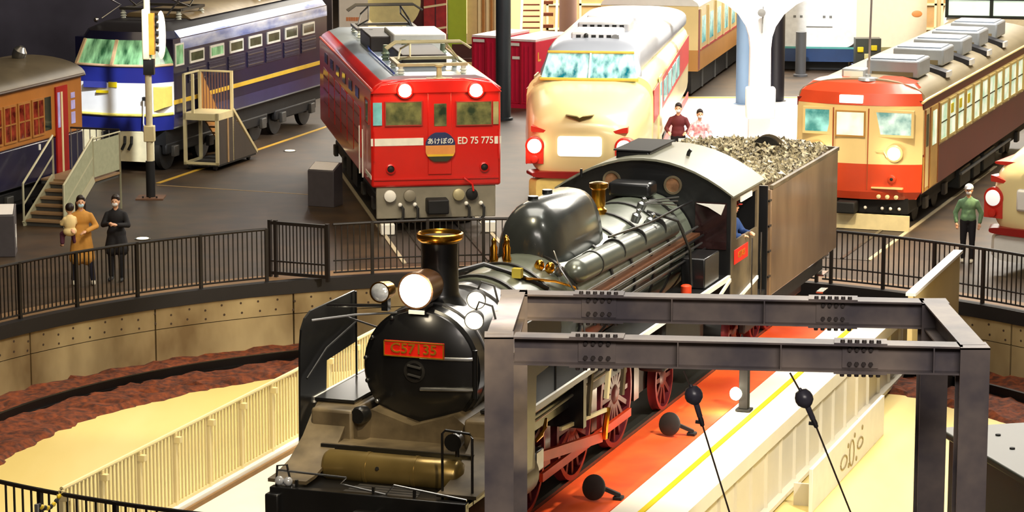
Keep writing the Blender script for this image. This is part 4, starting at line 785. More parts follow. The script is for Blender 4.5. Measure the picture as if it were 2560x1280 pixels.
# ---- cream bonnet trains
BRED = M('bonnet_red', (206, 40, 26), .35, 0, .1, 2, coat=.3)
BCR = M('bonnet_cream', (238, 220, 160), .3, 0, .05, 1.2, coat=.5)
def sup(y, hw, zb, zt, e=.62, n=36, xs=0):
    zc_ = (zb + zt) / 2; h = (zt - zb) / 2
    return [Vector((xs + hw * math.copysign(abs(math.cos(2 * math.pi * i / n)) ** e, math.cos(2 * math.pi * i / n)), y, zc_ + h * math.copysign(abs(math.sin(2 * math.pi * i / n)) ** e, math.sin(2 * math.pi * i / n)))) for i in range(n)]
def bonnet_train(label, loc, yaw, length, lit):
    t = T('bonnet_train', label, 'train', (*loc, 0), yaw, 'cream trains with a bonnet nose')
    MB().loft([sup(0, .60, .95, 1.72, .7), sup(.03, .86, .80, 1.86, .66), sup(.12, 1.0, .70, 2.0), sup(.35, 1.10, .66, 2.14), sup(.8, 1.2, .64, 2.28), sup(1.5, 1.32, .62, 2.42), sup(2.15, 1.38, .62, 2.58, .5), sup(2.7, 1.40, .62, 2.62, .4)]).build('bonnet', BCR, t)
    MB().loft([sup(2.3, 1.40, .62, 2.68, .36), sup(length, 1.40, .62, 2.68, .36)]).build('flank', BCR, t)
    cab = MB().loft([sup(2.5, 1.10, 2.45, 2.70, .5), sup(2.6, 1.12, 2.45, 2.86, .5), sup(2.85, 1.05, 2.45, 3.16, .55), sup(3.3, 1.05, 2.45, 3.36, .6), sup(4.6, 1.1, 2.45, 3.36, .6), sup(length, 1.34, 2.4, 3.1, .7)]).build('cab_roof', M('bonnet_roof', (168, 174, 186), .32, .25, .08, 1.2), t)
    wsd = MB().add([(-1.06, 2.14, 2.60), (1.06, 2.14, 2.60), (.93, 2.56, 3.12), (-.93, 2.56, 3.12), (-1.06, 2.75, 2.60), (1.06, 2.75, 2.60), (.93, 2.85, 3.12), (-.93, 2.85, 3.12)], [(0, 1, 2, 3), (7, 6, 5, 4), (0, 4, 5, 1), (3, 2, 6, 7), (0, 3, 7, 4), (1, 5, 6, 2)]).build('windscreen', M('bonnet_teal_glass', (196, 244, 238), .06, 0, .5, 2.6, emit=.42, rgb2=(16, 92, 104), stretch=(1.8, 1, .8)), t, smooth=0)
    MB().bar((0, 2.13, 2.60), (0, 2.55, 3.12), .04, .05).build('window_pillar', WHITE, wsd)
    MB().tube([(-1.08, 2.13, 2.59), (0, 2.09, 2.59), (1.08, 2.13, 2.59)], .035).build('window_sill', M('sill_gold', (226, 184, 70), .35), wsd); MB().tube([(-.95, 2.55, 3.14), (.95, 2.55, 3.14)], .03).build('window_head', M('sill_gold'), wsd)
    # emblem, whiskers, pods, sign, bumper
    GEM = M('emblem_bronze', (110, 92, 50), .3, .6)
    MB().prism([(-.30, 2.06), (0, 1.93), (.30, 2.06), (.06, 2.03), (0, 2.0), (-.06, 2.03)], 'xz', .04, .42).build('nose_emblem', GEM, t, smooth=0)
    for s in (-1, 1):
        MB().prism([(s * 1.03, 1.82), (s * .92, 1.80), (s * .50, 1.66), (s * .70, 1.68), (s * 1.03, 1.70)], 'xz', .03, .30).build('red_whisker', BRED, t, smooth=0)
        pod = MB().lathe((s * .95, .15, 1.40), (0, -1, 0), [(.2, -.3), (.205, 0), (.20, .15), (.17, .165)], 28); pod.box(*sorted((s * .76, s * 1.14)), -.0, .4, 1.02, 1.38); pod = pod.build('lamp_pod', BRED, t)
        MB().lathe((s * .95, .0, 1.40), (0, -1, 0), [(.15, -.03), (.15, .03), (.1, .05), (.01, .06)], 24).build('headlight_lens', GLOW if lit else M('lens_white', (250, 250, 245), .15, 0, .03, emit=.6), pod)
        h = MB().lathe((s * .95, -.01, 1.12), (0, -1, 0), [(.08, 0), (.08, .05), (.06, .055)], 18).build('tail_ring', BRED, pod); MB().lathe((s * .95, -.04, 1.12), (0, -1, 0), [(.06, 0), (.01, .02)], 14).build('tail_lens', RUB, pod)
    if lit: lamp_light((-.95, -.25, 1.4), 5, parent=t)
    MB().box(-.46, .48, -.07, .08, 1.19, 1.62).build('train_sign', M('train_sign_glow', (255, 253, 245), .3, 0, .02, emit=1.3) if lit else WHITE, t, bevel=.06)
    MB().loft([sup(-.06, 1.0, .72, .86, .5), sup(.3, 1.16, .72, .88, .5)]).build('bumper', M('bumper_red', (150, 22, 20), .35), t)
    MB().loft([sup(.02, .92, .22, .72, .3), sup(.25, 1.1, .2, .72, .3)]).build('nose_skirt', M('skirt_yellow', (238, 214, 130), .4) if lit else WHITE, t)
    MB().box(-1.05, 1.05, .6, length, .3, .66).build('underframe', DARK, t)
    bogie(t, 3.0, 1.05, .4)
    for s in (-1, 1):
        MB().box(*sorted((s * 1.395, s * 1.41)), 2.4, length, 1.62, 2.34).build('red_window_band', M('band_red', (196, 56, 50), .35), t)
        MB().box(*sorted((s * 1.395, s * 1.41)), 2.4, length, .66, .84).build('red_sill_stripe', M('band_red'), t)
        f = MB().box(*sorted((s * 1.395, s * 1.425)), 4.0, 4.75, .8, 2.45).build('cab_door', BCR, t); MB().box(*sorted((s * 1.42, s * 1.432)), 4.15, 4.6, 1.7, 2.3).build('door_glass', MATS['lit_teal_glass'], f)
        for i in range(4): spane(t, 'window', MATS['lit_teal_glass'], s * 1.41, 5.4 + 1.5 * i, 6.5 + 1.5 * i, 1.74, 2.22, None)
    for y, zt, w in ((3.6, 3.48, .55), (5.6, 3.52, .6), (8.0, 3.46, .62)):
        u = MB().box(-w, w, y, y + 1.3, 3.2, zt).build('roof_cooler', M('cooler_white', (224, 224, 226), .35, .2), t, bevel=.05)
        for k in range(6): MB().box(-w + .12 + k * .17, -w + .22 + k * .17, y - .012, y + .01, zt - .14, zt - .06).build('cooler_slot', RUB, u)
    MB().ball((-.2, 3.5, 3.42), .05, 8, 6).build('roof_lamp', IRON, t); MB().lathe((.45, 3.6, 3.34), (0, -1, .2), [(.03, -.1), (.06, 0), (.09, .1), (.05, .1)], 12).build('horn', STEEL, t)
    if not lit: MB().loft([sup(.30, 1.105, 1.98, 2.06, .5), sup(2.0, 1.40, 1.98, 2.06, .5)]).build('red_nose_stripe', BRED, t)
    return t
bonnet_train('cream bonnet train with lit sign behind the steam engine cab', (1.42, 58.70), 7, 15, True)
bonnet_train('cream bonnet train with red stripe cut by the right edge', (9.74, 51.1), 38, 9, False)
# ---- coach behind, side on
co_ = T('passenger_coach', 'cream and brown passenger coach with green windows behind the white column', 'train car', (3.9, 79.4, 0), 12.5)
MB().box(-1.4, 1.4, 0, 16, .75, 1.35).build('lower_flank', M('coach_brown', (196, 140, 72), .4, 0, .1, 1.4), co_); MB().box(-1.4, 1.4, 0, 16, 1.35, 2.6).build('upper_flank', CRM, co_); MB().prism([(1.42 * math.cos(math.pi * i / 12), 2.58 + .4 * math.sin(math.pi * i / 12)) for i in range(13)], 'xz', 0, 16).build('roof', WHITE, co_)
MB().box(1.4, 1.412, 0, 16, 1.30, 1.36).build('red_line', M('band_red'), co_)
for i in range(9):
    spane(co_, 'window', MATS['lit_teal_glass'], 1.4, .55 + 1.5 * i, 1.35 + 1.5 * i, 1.5, 2.25, None)
    MB().box(1.4, 1.45, .25 + 1.5 * i, .4 + 1.5 * i, 1.36, 2.5).build('pillar', CRM, co_)
MB().box(1.4, 1.43, .02, .2, .8, 2.5).build('end_pillar', M('coach_pillar', (150, 90, 80), .5), co_)
MB().box(-1.1, 1.2, .1, 16, .1, .75).build('underframe', DARK, co_)
for y in (2.0, 4.5, 7): MB().box(1.2, 1.24, y, y + .08, .1, .75).build('under_bracket', GREY, co_)
# ---- white and blue train facing the viewer at the back
wt = T('white_train', 'white train front with dark blue skirt far behind the white column', 'train', (9.35, 86, 0), 8)
MB().loft([sup(0, 1.25, .72, 3.4, .3), sup(.4, 1.35, .72, 3.5, .3), sup(14, 1.35, .72, 3.5, .3)]).build('body', M('far_white', (244, 246, 246), .35), wt)
MB().loft([sup(-.02, 1.28, .30, .74, .25), sup(.4, 1.40, .30, .74, .25), sup(14, 1.40, .30, .74, .25)]).build('blue_skirt', M('skirt_blue', (28, 62, 110), .3, 0, .2, 2, coat=.4), wt)
MB().box(-1.2, 1.2, -.03, 0, .70, .76).build('teal_line', M('teal_line', (90, 170, 165), .4), wt); MB().box(-1.0, 1.0, .3, 14, .02, .3).build('underframe', DARK, wt)
MB().box(1.35, 1.372, 2, 13, .9, 2.0).build('blue_flank', M('skirt_blue'), wt)
for x in (-.7, -.5, .2, .4): MB().box(x, x + .08, -.02, .05, 1.65, 1.72).build('vent_hole', GREY, wt)
MB().box(-.3, .5, -.02, .05, 1.36, 1.39).build('nose_line', GREY, wt)
# ---- train front with a split windscreen at the top right
ft = T('windscreen_train', 'beige train front with black framed split windscreen at the top right', 'train', (13.1, 76.5, 0), 10)
MB().loft([sup(0, 1.35, .6, 2.45, .3), sup(.3, 1.40, .55, 2.6, .3), sup(12, 1.4, .55, 2.6, .3)]).build('lower_body', M('far_beige', (226, 208, 170), .4), ft)
MB().loft([sup(.1, 1.22, 2.3, 2.5, .4), sup(.5, 1.22, 2.3, 3.3, .35), sup(12, 1.3, 2.3, 3.4, .4)]).build('upper_body', M('far_grey_white', (196, 200, 196), .4), ft)
q = MB()
for x0, x1, z0, z1 in ((-1.2, 1.2, 2.98, 3.04), (-1.25, 1.25, 2.50, 2.56), (-1.25, -1.16, 2.5, 3.04), (1.16, 1.25, 2.5, 3.04), (-.05, .05, 2.5, 3.04)): q.box(x0, x1, .02, .12, z0, z1)
wsf = q.build('windscreen_frame', M('frame_dark_green', (24, 34, 26), .4), ft, smooth=0)
for x0, x1 in ((-1.16, -.05), (.05, 1.16)): MB().box(x0, x1, .07, .11, 2.56, 2.98).build('windscreen_pane', M('lit_mint_glass', (226, 248, 230), .08, 0, .2, 2, emit=.7), ft)
# ---------------------------------------------------------------- hall walls, columns and what stands at the back
SLATE = M('wall_slate', (84, 78, 86), .8, 0, .35, .35, rgb2=(48, 42, 48)); BEI = M('wall_beige', (214, 190, 140), .7, 0, .15, .5)
struct(MB().box(-32, -5.4, 84, 84.3, 0, 14).build('wall_left', SLATE)); wbk = struct(MB().box(-5.4, 34, 98, 98.3, 0, 14).build('wall_back', BEI))
struct(MB().box(-32.3, -32, -8, 84.3, 0, 14).build('wall_side', SLATE)); struct(MB().box(34, 34.3, -8, 98.3, 0, 14).build('wall_right', BEI)); struct(MB().box(-32.3, 34.3, -8.3, -8, 0, 14).build('wall_front', SLATE))
for i in range(14):
    x = 1.2 + 1.15 * i
    p = MB().box(x, x + 1.0, 97.95, 98, .15, 1.5).build('panel', M('panel_tan', (190, 150, 96), .6), wbk)
    q = MB()
    for a in ((x, x + 1, .15, .22), (x, x + 1, 1.0, 1.07), (x, x + .08, .15, 1.5), (x + .92, x + 1, .15, 1.5)): q.box(a[0], a[1], 97.9, 97.96, a[2], a[3])
    q.build('panel_frame', CREAM, p, smooth=0)
def column(label, x, y, r, z1, mat, name='column'):
    t = T(name, label, 'column', (x, y, 0))
    MB().lathe((0, 0, 0), (0, 0, 1), [(r, 0), (r, z1)], 28).build('shaft', mat, t); MB().lathe((0, 0, 0), (0, 0, 1), [(r + .06, 0), (r + .06, .06), (r, .08)], 28).build('base_collar', mat, t)
column('dark green grey round column in front of the magenta containers', -.23, 74.2, .20, 9, M('col_dark', (52, 60, 66), .4, .1, .2, 1))
column('pinkish grey round column behind the cream bonnet train', 1.72, 86, .27, 9, M('col_pink', (170, 140, 134), .5, 0, .1, 1))
column('pale blue column just left of the white forked column', 6.42, 77.3, .21, 9, M('col_blue', (140, 170, 206), .5, 0, .06, 1))
column('black column just right of the white forked column', 7.40, 78.0, .22, 9, M('col_black', (34, 32, 40), .4, .1, .2, 1))
column('dark grey short bollard column in front of the white train', 8.75, 84.6, .16, 1.35, M('col_grey', (96, 96, 98), .5, .1, .2, 1))
yc = T('forked_column', 'white forked column rising from the bright plaza', 'column', (6.12, 68.9, 0))
YW = M('column_white', (244, 244, 244), .5, 0, .03, 1)
b = MB()
b.loft([[Vector((w * (1 if i in (0, 3) else -1), d * (1 if i in (0, 1) else -1), z)) for i in (0, 1, 2, 3)] for z, w, d in ((.06, .27, .22), (2.45, .25, .2), (2.75, .28, .2), (3.0, .36, .2), (3.3, .56, .2), (3.55, .86, .2), (3.75, 1.3, .2), (3.95, 2.4, .2), (4.3, 2.6, .2))]); b.build('trunk', YW, yc, smooth=60)
MB().lathe((.0, -.25, 3.35), (0, -1, 0), [(.10, 0), (.10, .05), (.02, .06)], 12).build('tie_rod_end', GREY, yc); MB().bar((.02, -.24, 2.85), (.04, -.24, 3.5), .04, .03).build('tie_rod', GREY, yc)
MB().box(-.36, .36, -.5, -.1, .75, 1.52).build('sign_box', WHITE, yc, bevel=.04)
struct(MB().prism([(3.3, 63.5), (7.3, 63.5), (8.2, 79), (4.5, 79)], 'xy', 0, .05).build('floor_plaza', M('plaza_white', (244, 244, 246), .5, 0, .03, .6)))
MB().prism([(4.5, 78.6), (8.2, 78.6), (8.2, 78.9), (4.5, 78.9)], 'xy', .05, .056).build('trim_2', M('yellow_tactile', (236, 206, 90), .6))['kind'] = 'structure'
# red containers
def container(label, x, y, yaw, w, d, h, mark):
    t = T('freight_container', label, 'container', (x, y, 0), yaw, 'magenta freight containers')
    MG = M('container_magenta', (204, 24, 62), .45, 0, .10, 1, .0)
    MB().box(0, w, 0, d, .12, h).build('body', MG, t, bevel=.02); MB().box(.0, w, -.015, d, h, h + .06).build('top_rim', M('rim_white', (240, 216, 216), .5), t); MB().box(-.02, w + .02, -.03, .05, 0, .12).build('bottom_rail', MG, t)
    n_ = int(w / .12)
    for i in range(n_): MB().box(.06 + i * w / n_, .10 + i * w / n_, -.012, 0, .2, h - .12).build('corrugation', MG, t)
    for x0 in (0, w / 2, w - .05): MB().box(x0, x0 + .05, -.03, 0, .1, h).build('door_post', M('container_dark', (170, 16, 44), .5), t)
    MB().box(.04, w * .48, -.035, -.01, h - .13, h - .05).build('header_bar', WHITE, t); 
    if mark: MB().box(w * .25, w * .25 + .26, -.02, -.012, h - .50, h - .42).build('white_mark', WHITE, t); MB().prism([(.12, h - .3), (.17, h - .3), (.17, h - .5), (.30, h - .5), (.30, h - .55), (.12, h - .55)], 'yz', w, w + .012).build('orange_mark', M('mark_amber', (230, 170, 70), .5), t, smooth=0)
container('magenta freight container right of the dark column, with small white and amber marks', -.20, 76.9, 26, .95, 2.4, 1.85, True)
container('magenta freight container left of the dark column, partly behind the red locomotive', -1.1, 77.4, 26, .80, 2.0, 1.9, False)
# tan staircase
sc = T('staircase', 'tan wooden staircase with cream stringers at the top middle', 'staircase', (.25, 87, 0))
for i in range(13): MB().box(.05, .62, .0 + .14 * i, .16 + .14 * i, .17 * i + .12, .17 * i + .16).build('tread', M('tread_brown', (120, 62, 40), .6), sc)
for x in (0, .64, 1.1): MB().bar((x, -.1, .1), (x + .10, 1.9, 2.5), .07, .26).build('stringer', CREAM, sc)
for i in range(7): MB().box(.72, 1.05, .2 + .26 * i, .4 + .26 * i, .35 * i + .1, .35 * i + .2).build('tread', MATS['tread_brown'], sc)
# display boards behind the red locomotive
t = T('display_board', 'white display board with an orange caption left of the green disc', 'board', (-4.64, 82, 0)); MB().box(-.42, .42, 0, .06, .1, 3.4).build('board', M('board_white', (248, 240, 222), .5, 0, .04), t); MB().box(-.44, -.42, -.02, .08, 0, 3.4).build('edge_trim', GREY, t)
for i in range(6): MB().box(-.22 + .07 * i, -.16 + .07 * i, -.01, 0, 1.92, 2.03).build('caption_mark', M('caption_orange', (240, 150, 90), .5), t)
t = T('round_panel', 'round green landscape panel above the red locomotive roof', 'panel', (-3.52, 82.3, 0)); MB().lathe((0, 0, 2.45), (0, -1, 0), [(.78, 0), (.78, .06), (.01, .065)], 40).build('disc', M('green_scene', (150, 190, 50), .5, 0, .6, 3.5, rgb2=(50, 90, 40)), t); MB().lathe((0, 0, 2.45), (0, -1, 0), [(.78, -.02), (.84, -.02), (.84, .08), (.78, .08)], 40).build('rim', M('rim_sand', (226, 214, 150), .5), t); MB().box(-.05, .05, .0, .08, 0, 1.7).build('stand', DARK, t)
t = T('maroon_arch', 'dark maroon arched panel right of the green disc', 'panel', (-2.78, 82.85, 0)); MB().prism([(-.35, 0), (.35, 0), (.35, 3.0), (.0, 3.2), (-.35, 2.9)], 'xz', 0, .1).build('board', M('maroon_dark', (66, 14, 30), .5), t); MB().box(-.3, .3, -.02, 0, .9, 1.0).build('trim_bar', M('maroon_trim', (90, 30, 40), .5), t)
t = T('red_cabinet', 'tall red cabinet with cream bands at the top', 'cabinet', (-2.26, 82.2, 0)); MB().box(-.33, .33, 0, .5, 0, 3.4).build('body', M('cab_red', (172, 36, 36), .45, 0, .35, 6), t)
for z in (1.62, 2.30): MB().bar((-.33, -.01, z), (.33, -.01, z + .10), .03, .06).build('cream_band', CREAM, t)
MB().box(-.34, -.22, -.02, .0, 1.1, 1.75).build('cream_post', CREAM, t); MB().box(0, .03, -.02, 0, .1, 3.3).build('door_seam', MATS['maroon_dark'], t)
t = T('green_panel', 'lime green panel between red cabinet and slatted cream coach', 'panel', (-1.59, 82.2, 0)); MB().box(-.29, .25, 0, .1, .2, 3.4).build('board', M('lime_green', (166, 190, 40), .5, 0, .1, 3), t); MB().box(-.31, -.29, -.02, .12, 0, 3.4).build('edge_trim', IRON, t)
t = T('slatted_coach', 'cream coach end with vertical slats at the top, left of the dark column', 'train car', (-.86, 82.4, 0)); MB().box(-.46, .6, 0, 3, .55, 3.4).build('body', M('coach_cream', (216, 190, 130), .5, 0, .1), t); MB().box(-.4, .5, .1, 2.8, 0, .55).build('underframe', DARK, t)
for i in range(6): MB().box(-.14 + .12 * i, -.07 + .12 * i, -.04, 0, .7, 3.4).build('slat', CREAM if i % 2 == 0 else M('slat_tan', (176, 120, 50), .5), t)
t = T('bench', 'dark brown bench below the lime green panel', 'bench', (-1.35, 81.2, 0)); MB().box(-.4, .4, -.2, .2, .82, .92).build('seat', M('bench_brown', (70, 34, 24), .6), t); MB().box(-.4, .4, .15, .2, .9, 1.3).build('backrest', MATS['bench_brown'], t)
for x in (-.35, .3): MB().box(x, x + .06, -.15, .15, 0, .82).build('leg', MATS['bench_brown'], t)
# top right background
t = T('poster_board', 'cream poster board with an orange leaf mark behind the roof coolers', 'board', (11.4, 84, 0)); MB().box(-1.05, 1.05, 0, .1, .95, 3.2).build('board', M('poster_cream', (244, 226, 192), .5, 0, .05), t); MB().box(-1.1, 1.1, -.05, .12, .85, .95).build('bottom_rail', M('rail_olive', (150, 140, 90), .5), t); MB().ball((.75, -.01, 1.95), (.16, .02, .10), 14, 8).build('leaf_mark', M('leaf_orange', (232, 150, 80), .5), t)
for x in (-.9, .9): MB().box(x - .05, x + .05, 0, .1, 0, .9).build('leg', GREY, t)
t = T('display_case', 'low dark display case with yellow and white toys beside the blue train', 'case', (10.45, 82.5, 0)); MB().box(-.3, .45, 0, .5, .55, 1.35).build('case', M('case_dark', (60, 62, 54), .4), t); MB().box(-.35, .5, -.1, .6, .0, .55).build('plinth', M('case_blue', (36, 56, 110), .4), t)
for x, z, c in ((-.25, .95, 'flash_yellow'), (.15, 1.0, 'flash_yellow'), (-.05, .75, 'rim_sand'), (.2, .7, 'board_white')): MB().box(x, x + .18, -.06, 0, z, z + .16).build('toy_block', MATS[c], t, bevel=.02)
t = T('barrier_rail', 'low white barrier rail with a tan panel behind the cab roof', 'railing', (4.3, 62.6, 0)); MB().box(-.55, .85, -.03, .03, .98, 1.05).build('top_rail', WHITE, t); MB().box(-.5, .45, -.02, .02, .70, .95).build('tan_panel', M('panel_tan'), t)
for x in (-.5, -.3, -.1, .3, .7): MB().box(x - .02, x + .02, -.02, .02, 0, .98).build('post', GREY, t)
# ---------------------------------------------------------------- left bay
pole = T('signal_post', 'white signal post with cream lamp board and black foot, before the blue locomotive', 'signal', (-7.91, 60.63, 0))
MB().box(-.3, .3, -.3, .3, 0, .03).build('base_plate', M('base_rust', (120, 84, 60), .6), pole); MB().lathe((0, 0, 0), (0, 0, 1), [(.10, .03), (.10, .82)], 18).build('black_foot', RUB, pole)
MB().lathe((0, 0, 0), (0, 0, 1), [(.075, .82), (.07, 5.2)], 18).build('pole', M('pole_white', (240, 228, 186), .45), pole)
for i in range(3): MB().cyl((-.15 + .15 * i, -.2, .03), (-.15 + .15 * i, -.2, .07), .02, n=6).build('anchor_bolt', IRON, pole)
hd = MB().box(-.10, .05, -.16, -.05, 3.05, 4.15).build('signal_housing', M('pole_white'), pole, bevel=.03)
MB().box(.05, .16, -.14, .06, 3.16, 4.05).build('signal_face', M('signal_orange', (214, 150, 40), .45, 0, .25, 5), hd)
for i in range(5): MB().lathe((.19, -.04, 3.28 + .17 * i), (1, -.2, 0), [(.05, 0), (.055, .06), (.04, .06)], 12).build('lamp_hood', RUB, hd)
bd = [(.30 + .10 * math.cos(a), 3.58 + .42 * math.copysign(abs(math.sin(a)) ** .8, math.sin(a)) * 1.25) for a in [2 * math.pi * i / 28 for i in range(28)]]
MB().prism(bd, 'xz', -.02, .02).build('backboard', M('board_cream', (232, 218, 190), .5), pole)
MB().box(-.09, .14, -.12, .1, 2.72, 3.05).build('bracket', IRON, pole); MB().box(-.12, .12, -.1, .1, 1.25, 1.6).build('control_box', CREAM, pole, bevel=.02)
# cream display steps beside the blue locomotive
st = T('display_steps', 'cream framed viewing steps with railing beside the blue locomotive', 'steps', (EFX, EFY, 0), EFA)
SX0, SX1, SY0, SY1, SZ = 1.34, 2.22, .95, 1.9, 1.34
SCR = M('steps_cream', (228, 216, 170), .45, 0, .06)
for x in (SX0, SX1 - .07):
    for y in (SY0, SY1 - .07): MB().box(x, x + .07, y, y + .07, .12, SZ).build('frame_post', SCR, st)
MB().box(SX0, SX1, SY0, SY1, SZ - .16, SZ).build('platform', SCR, st); MB().box(SX0, SX1, SY0, SY0 + .07, .12, .19).build('frame_rail', SCR, st); MB().box(SX0, SX0 + .07, SY0, SY1, .12, .19).build('frame_rail', SCR, st)
MB().prism([(SY0 + .08, .14), (3.25, .14), (SY1, SZ - .16), (SY0 + .08, SZ - .16)], 'yz', SX1 - .03, SX1).build('side_panel', M('steps_dark', (70, 62, 56), .5, 0, .15), st, smooth=0)
MB().box(SX1, SX1 + .012, SY0 + .55, SY0 + .62, .14, SZ - .16).build('side_post', M('post_tan', (170, 140, 100), .5), st)
for i in range(7): MB().box(SX0 + .06, SX1 - .04, SY1 + .19 * i, SY1 + .19 * i + .2, SZ - .17 - .17 * i, SZ - .13 - .17 * i).build('tread', M('steps_tread', (150, 110, 66), .5), st)
MB().prism([(SY1, SZ - .1), (3.3, .1), (3.3, .75), (SY1 + .1, SZ + .85), (SY1, SZ + .85)], 'yz', SX0, SX0 + .03).build('far_parapet', M('parapet_wood', (196, 140, 70), .5, 0, .15, 2), st, smooth=0)
MB().bar((SX1 - .02, SY1, SZ), (SX1 - .02, 3.3, .16), .05, .07).build('slope_rail', SCR, st)
for x, y in ((SX0, SY0), (SX0 + .22, SY0), (SX1 - .06, SY1 - .06), (SX0, SY1 - .06)): MB().box(x, x + .06, y, y + .06, SZ, SZ + .92).build('rail_post', SCR, st)
MB().box(SX0, SX1, SY1 - .05, SY1 - .01, SZ + .88, SZ + .92).build('hand_rail', SCR, st); MB().box(SX0, SX0 + .04, SY0, SY1, SZ + .88, SZ + .92).build('hand_rail', SCR, st)
for i in range(10): MB().box(SX0 + .12 + .075 * i, SX0 + .135 + .075 * i, SY1 - .04, SY1 - .02, SZ, SZ + .88).build('baluster', M('bal_brown', (130, 90, 80), .5), st)
for x in (SX0 + .1, SX1 - .15):
    for y in (SY0 + .1, 3.0): MB().cyl((x, y, .07), (x + .06, y, .07), .07, n=14).build('castor', RUB, st)
MB().box(SX0, SX1, SY0, 3.2, .1, .14).build('base_frame', RUB, st)
# entrance stairs of the commuter car
sr = T('entrance_stairs', 'grey entrance stairs with pale railings leading to the tan car', 'stairs', (EFX, EFY, 0), EFA)
TR = M('stair_tread', (150, 120, 84), .5, 0, .1); RS = M('stair_riser', (74, 72, 66), .6); RP = M('rail_pale', (196, 192, 160), .4, .1, .08)
for i in range(6):
    o = MB().box(1.55, 2.43, -7.40 + .22 * i, -7.16 + .22 * i, .125 * i + .085, .125 * (i + 1)).build('tread', TR, sr); MB().box(1.57, 2.41, -7.36 + .22 * i, -7.16 + .22 * i, max(.125 * i - .04, 0), .125 * i + .085).build('riser', RS, sr)
MB().box(1.26, 2.42, -6.08, -4.75, .68, .75).build('landing', RS, sr); MB().box(1.26, 2.45, -6.1, -4.73, .75, .79).build('landing_top', TR, sr)
for x, nm in ((1.53, 'left'), (2.45, 'right')):
    MB().bar((x, -7.42, .02), (x, -6.05, .82), .05, .16).build('stringer', RP, sr)
    MB().tube([(x, -7.42, 0), (x, -7.42, .88), (x, -6.05, 1.70), (x, -6.05, .75)], .025).build('hand_rail', RP, sr)
    MB().bar((x, -7.4, .45), (x, -6.05, 1.28), .02, .03).build('middle_rail', RP, sr)
MB().prism([(-7.38, .16), (-6.06, .92), (-6.06, 1.66), (-7.38, .86)], 'yz', 2.445, 2.455).build('infill_panel', M('mesh_pale', (170, 172, 140), .5, 0, .15, 9), sr, smooth=0)
MB().tube([(2.45, -6.05, 1.66), (2.45, -4.75, 1.66), (2.45, -4.75, 0)], .025).build('landing_rail', RP, sr); MB().prism([(-6.0, .85), (-4.8, .85), (-4.8, 1.6), (-6.0, 1.6)], 'yz', 2.445, 2.455).build('infill_panel', MATS['mesh_pale'], sr, smooth=0)
for i in range(7): MB().box(1.3 + .15 * i, 1.315 + .15 * i, -4.76, -4.74, .79, 1.7).build('baluster', GREY, sr)
MB().tube([(1.3, -4.75, 1.7), (2.45, -4.75, 1.7)], .022).build('landing_rail', IRON, sr)
# kiosks, floor lights, lines on the floor
def kiosk(label, x, y, yaw, w, d, h, mark=False):
    t = T('info_stand', label, 'stand', (x, y, 0), yaw, 'dark information stands')
    MB().prism([(-d / 2, 0), (d / 2, 0), (d / 2, h), (d / 2 - .1, h), (-d / 2, h - .14)], 'yz', -w / 2, w / 2).build('cabinet', M('kiosk_dark', (78, 72, 74), .5, 0, .12), t, bevel=.012)
    m = Matrix.Translation((0, -d / 2 + .01, h - .135)) @ Matrix.Rotation(math.atan2(.14, d - .1), 4, 'X'); MB().box(-w / 2 + .03, w / 2 - .03, .02, math.hypot(d - .1, .14) - .02, .006, .014, m).build('sloped_label', M('kiosk_top', (244, 240, 236), .4, 0, .04), t)
    if mark: MB().prism([(-.10, .35), (.0, .13), (.10, .35), (.0, .60)], 'yz', w / 2, w / 2 + .01).build('diamond_mark', WHITE, t, smooth=0)
kiosk('dark grey information stand with sloping white top left of the red locomotive', -4.02, 59.6, 22, .62, .45, .92)
kiosk('dark grey information stand with a white diamond mark at the left edge', -9.98, 53.5, -6, .72, .6, .95, True)
MB().prism([(-8.02, 62.50), (-4.5, 61.1), (-4.49, 61.14), (-8.01, 62.54)], 'xy', 0, .006).build('trim_3', M('floor_strip', (190, 160, 110), .5))['kind'] = 'structure'
t = T('edge_line', 'yellow edge line on the floor beside the blue locomotive', 'line', (EFX, EFY, 0), EFA); MB().box(1.62, 1.72, -1.2, 11, 0, .012).build('line', M('line_yellow', (220, 176, 60), .5), t)
def flight(label, x, y):
    t = T('floor_light', label, 'light', (x, y, 0), 0, 'round lights set in the floor'); MB().lathe((0, 0, 0), (0, 0, 1), [(.15, 0), (.16, .012), (.12, .016)], 24).build('rim', STEEL, t); MB().lathe((0, 0, .006), (0, 0, 1), [(.12, 0), (.12, .014), (.01, .016)], 24).build('lens', WGLOW, t)
flight('round glowing floor light in the aisle left of the red locomotive', -5.45, 68.1); flight('round glowing floor light behind the person in black', -7.40, 55.3)
# short radial tracks in front of the trains
for (x, y, yaw, lab) in ((-1.53, 56.05, -9.23, 'rails running from the pit to the red locomotive'), (1.42, 58.7, 7, 'rails running from the pit to the cream bonnet train'), (6.98, 56.39, 19.95, 'rails running from the pit to the maroon express train')):
    t = T('radial_track', lab, 'track', (x, y, 0), yaw, 'radial tracks'); MB().box(-1.05, 1.05, -3.4, 10, .002, .008).build('track_bed', M('bed_dark', (58, 50, 44), .6), t)
    for sx in (-.56, .56): MB().box(sx - .035, sx + .035, -3.4, 10, .008, .03).build('rail', MATS['rail_steel'], t)
    for sx in (-1.08, 1.08): MB().box(sx - .04, sx + .04, -3.4, 10, .0, .02).build('edge_strip', M('edge_pale', (190, 176, 146), .5), t)
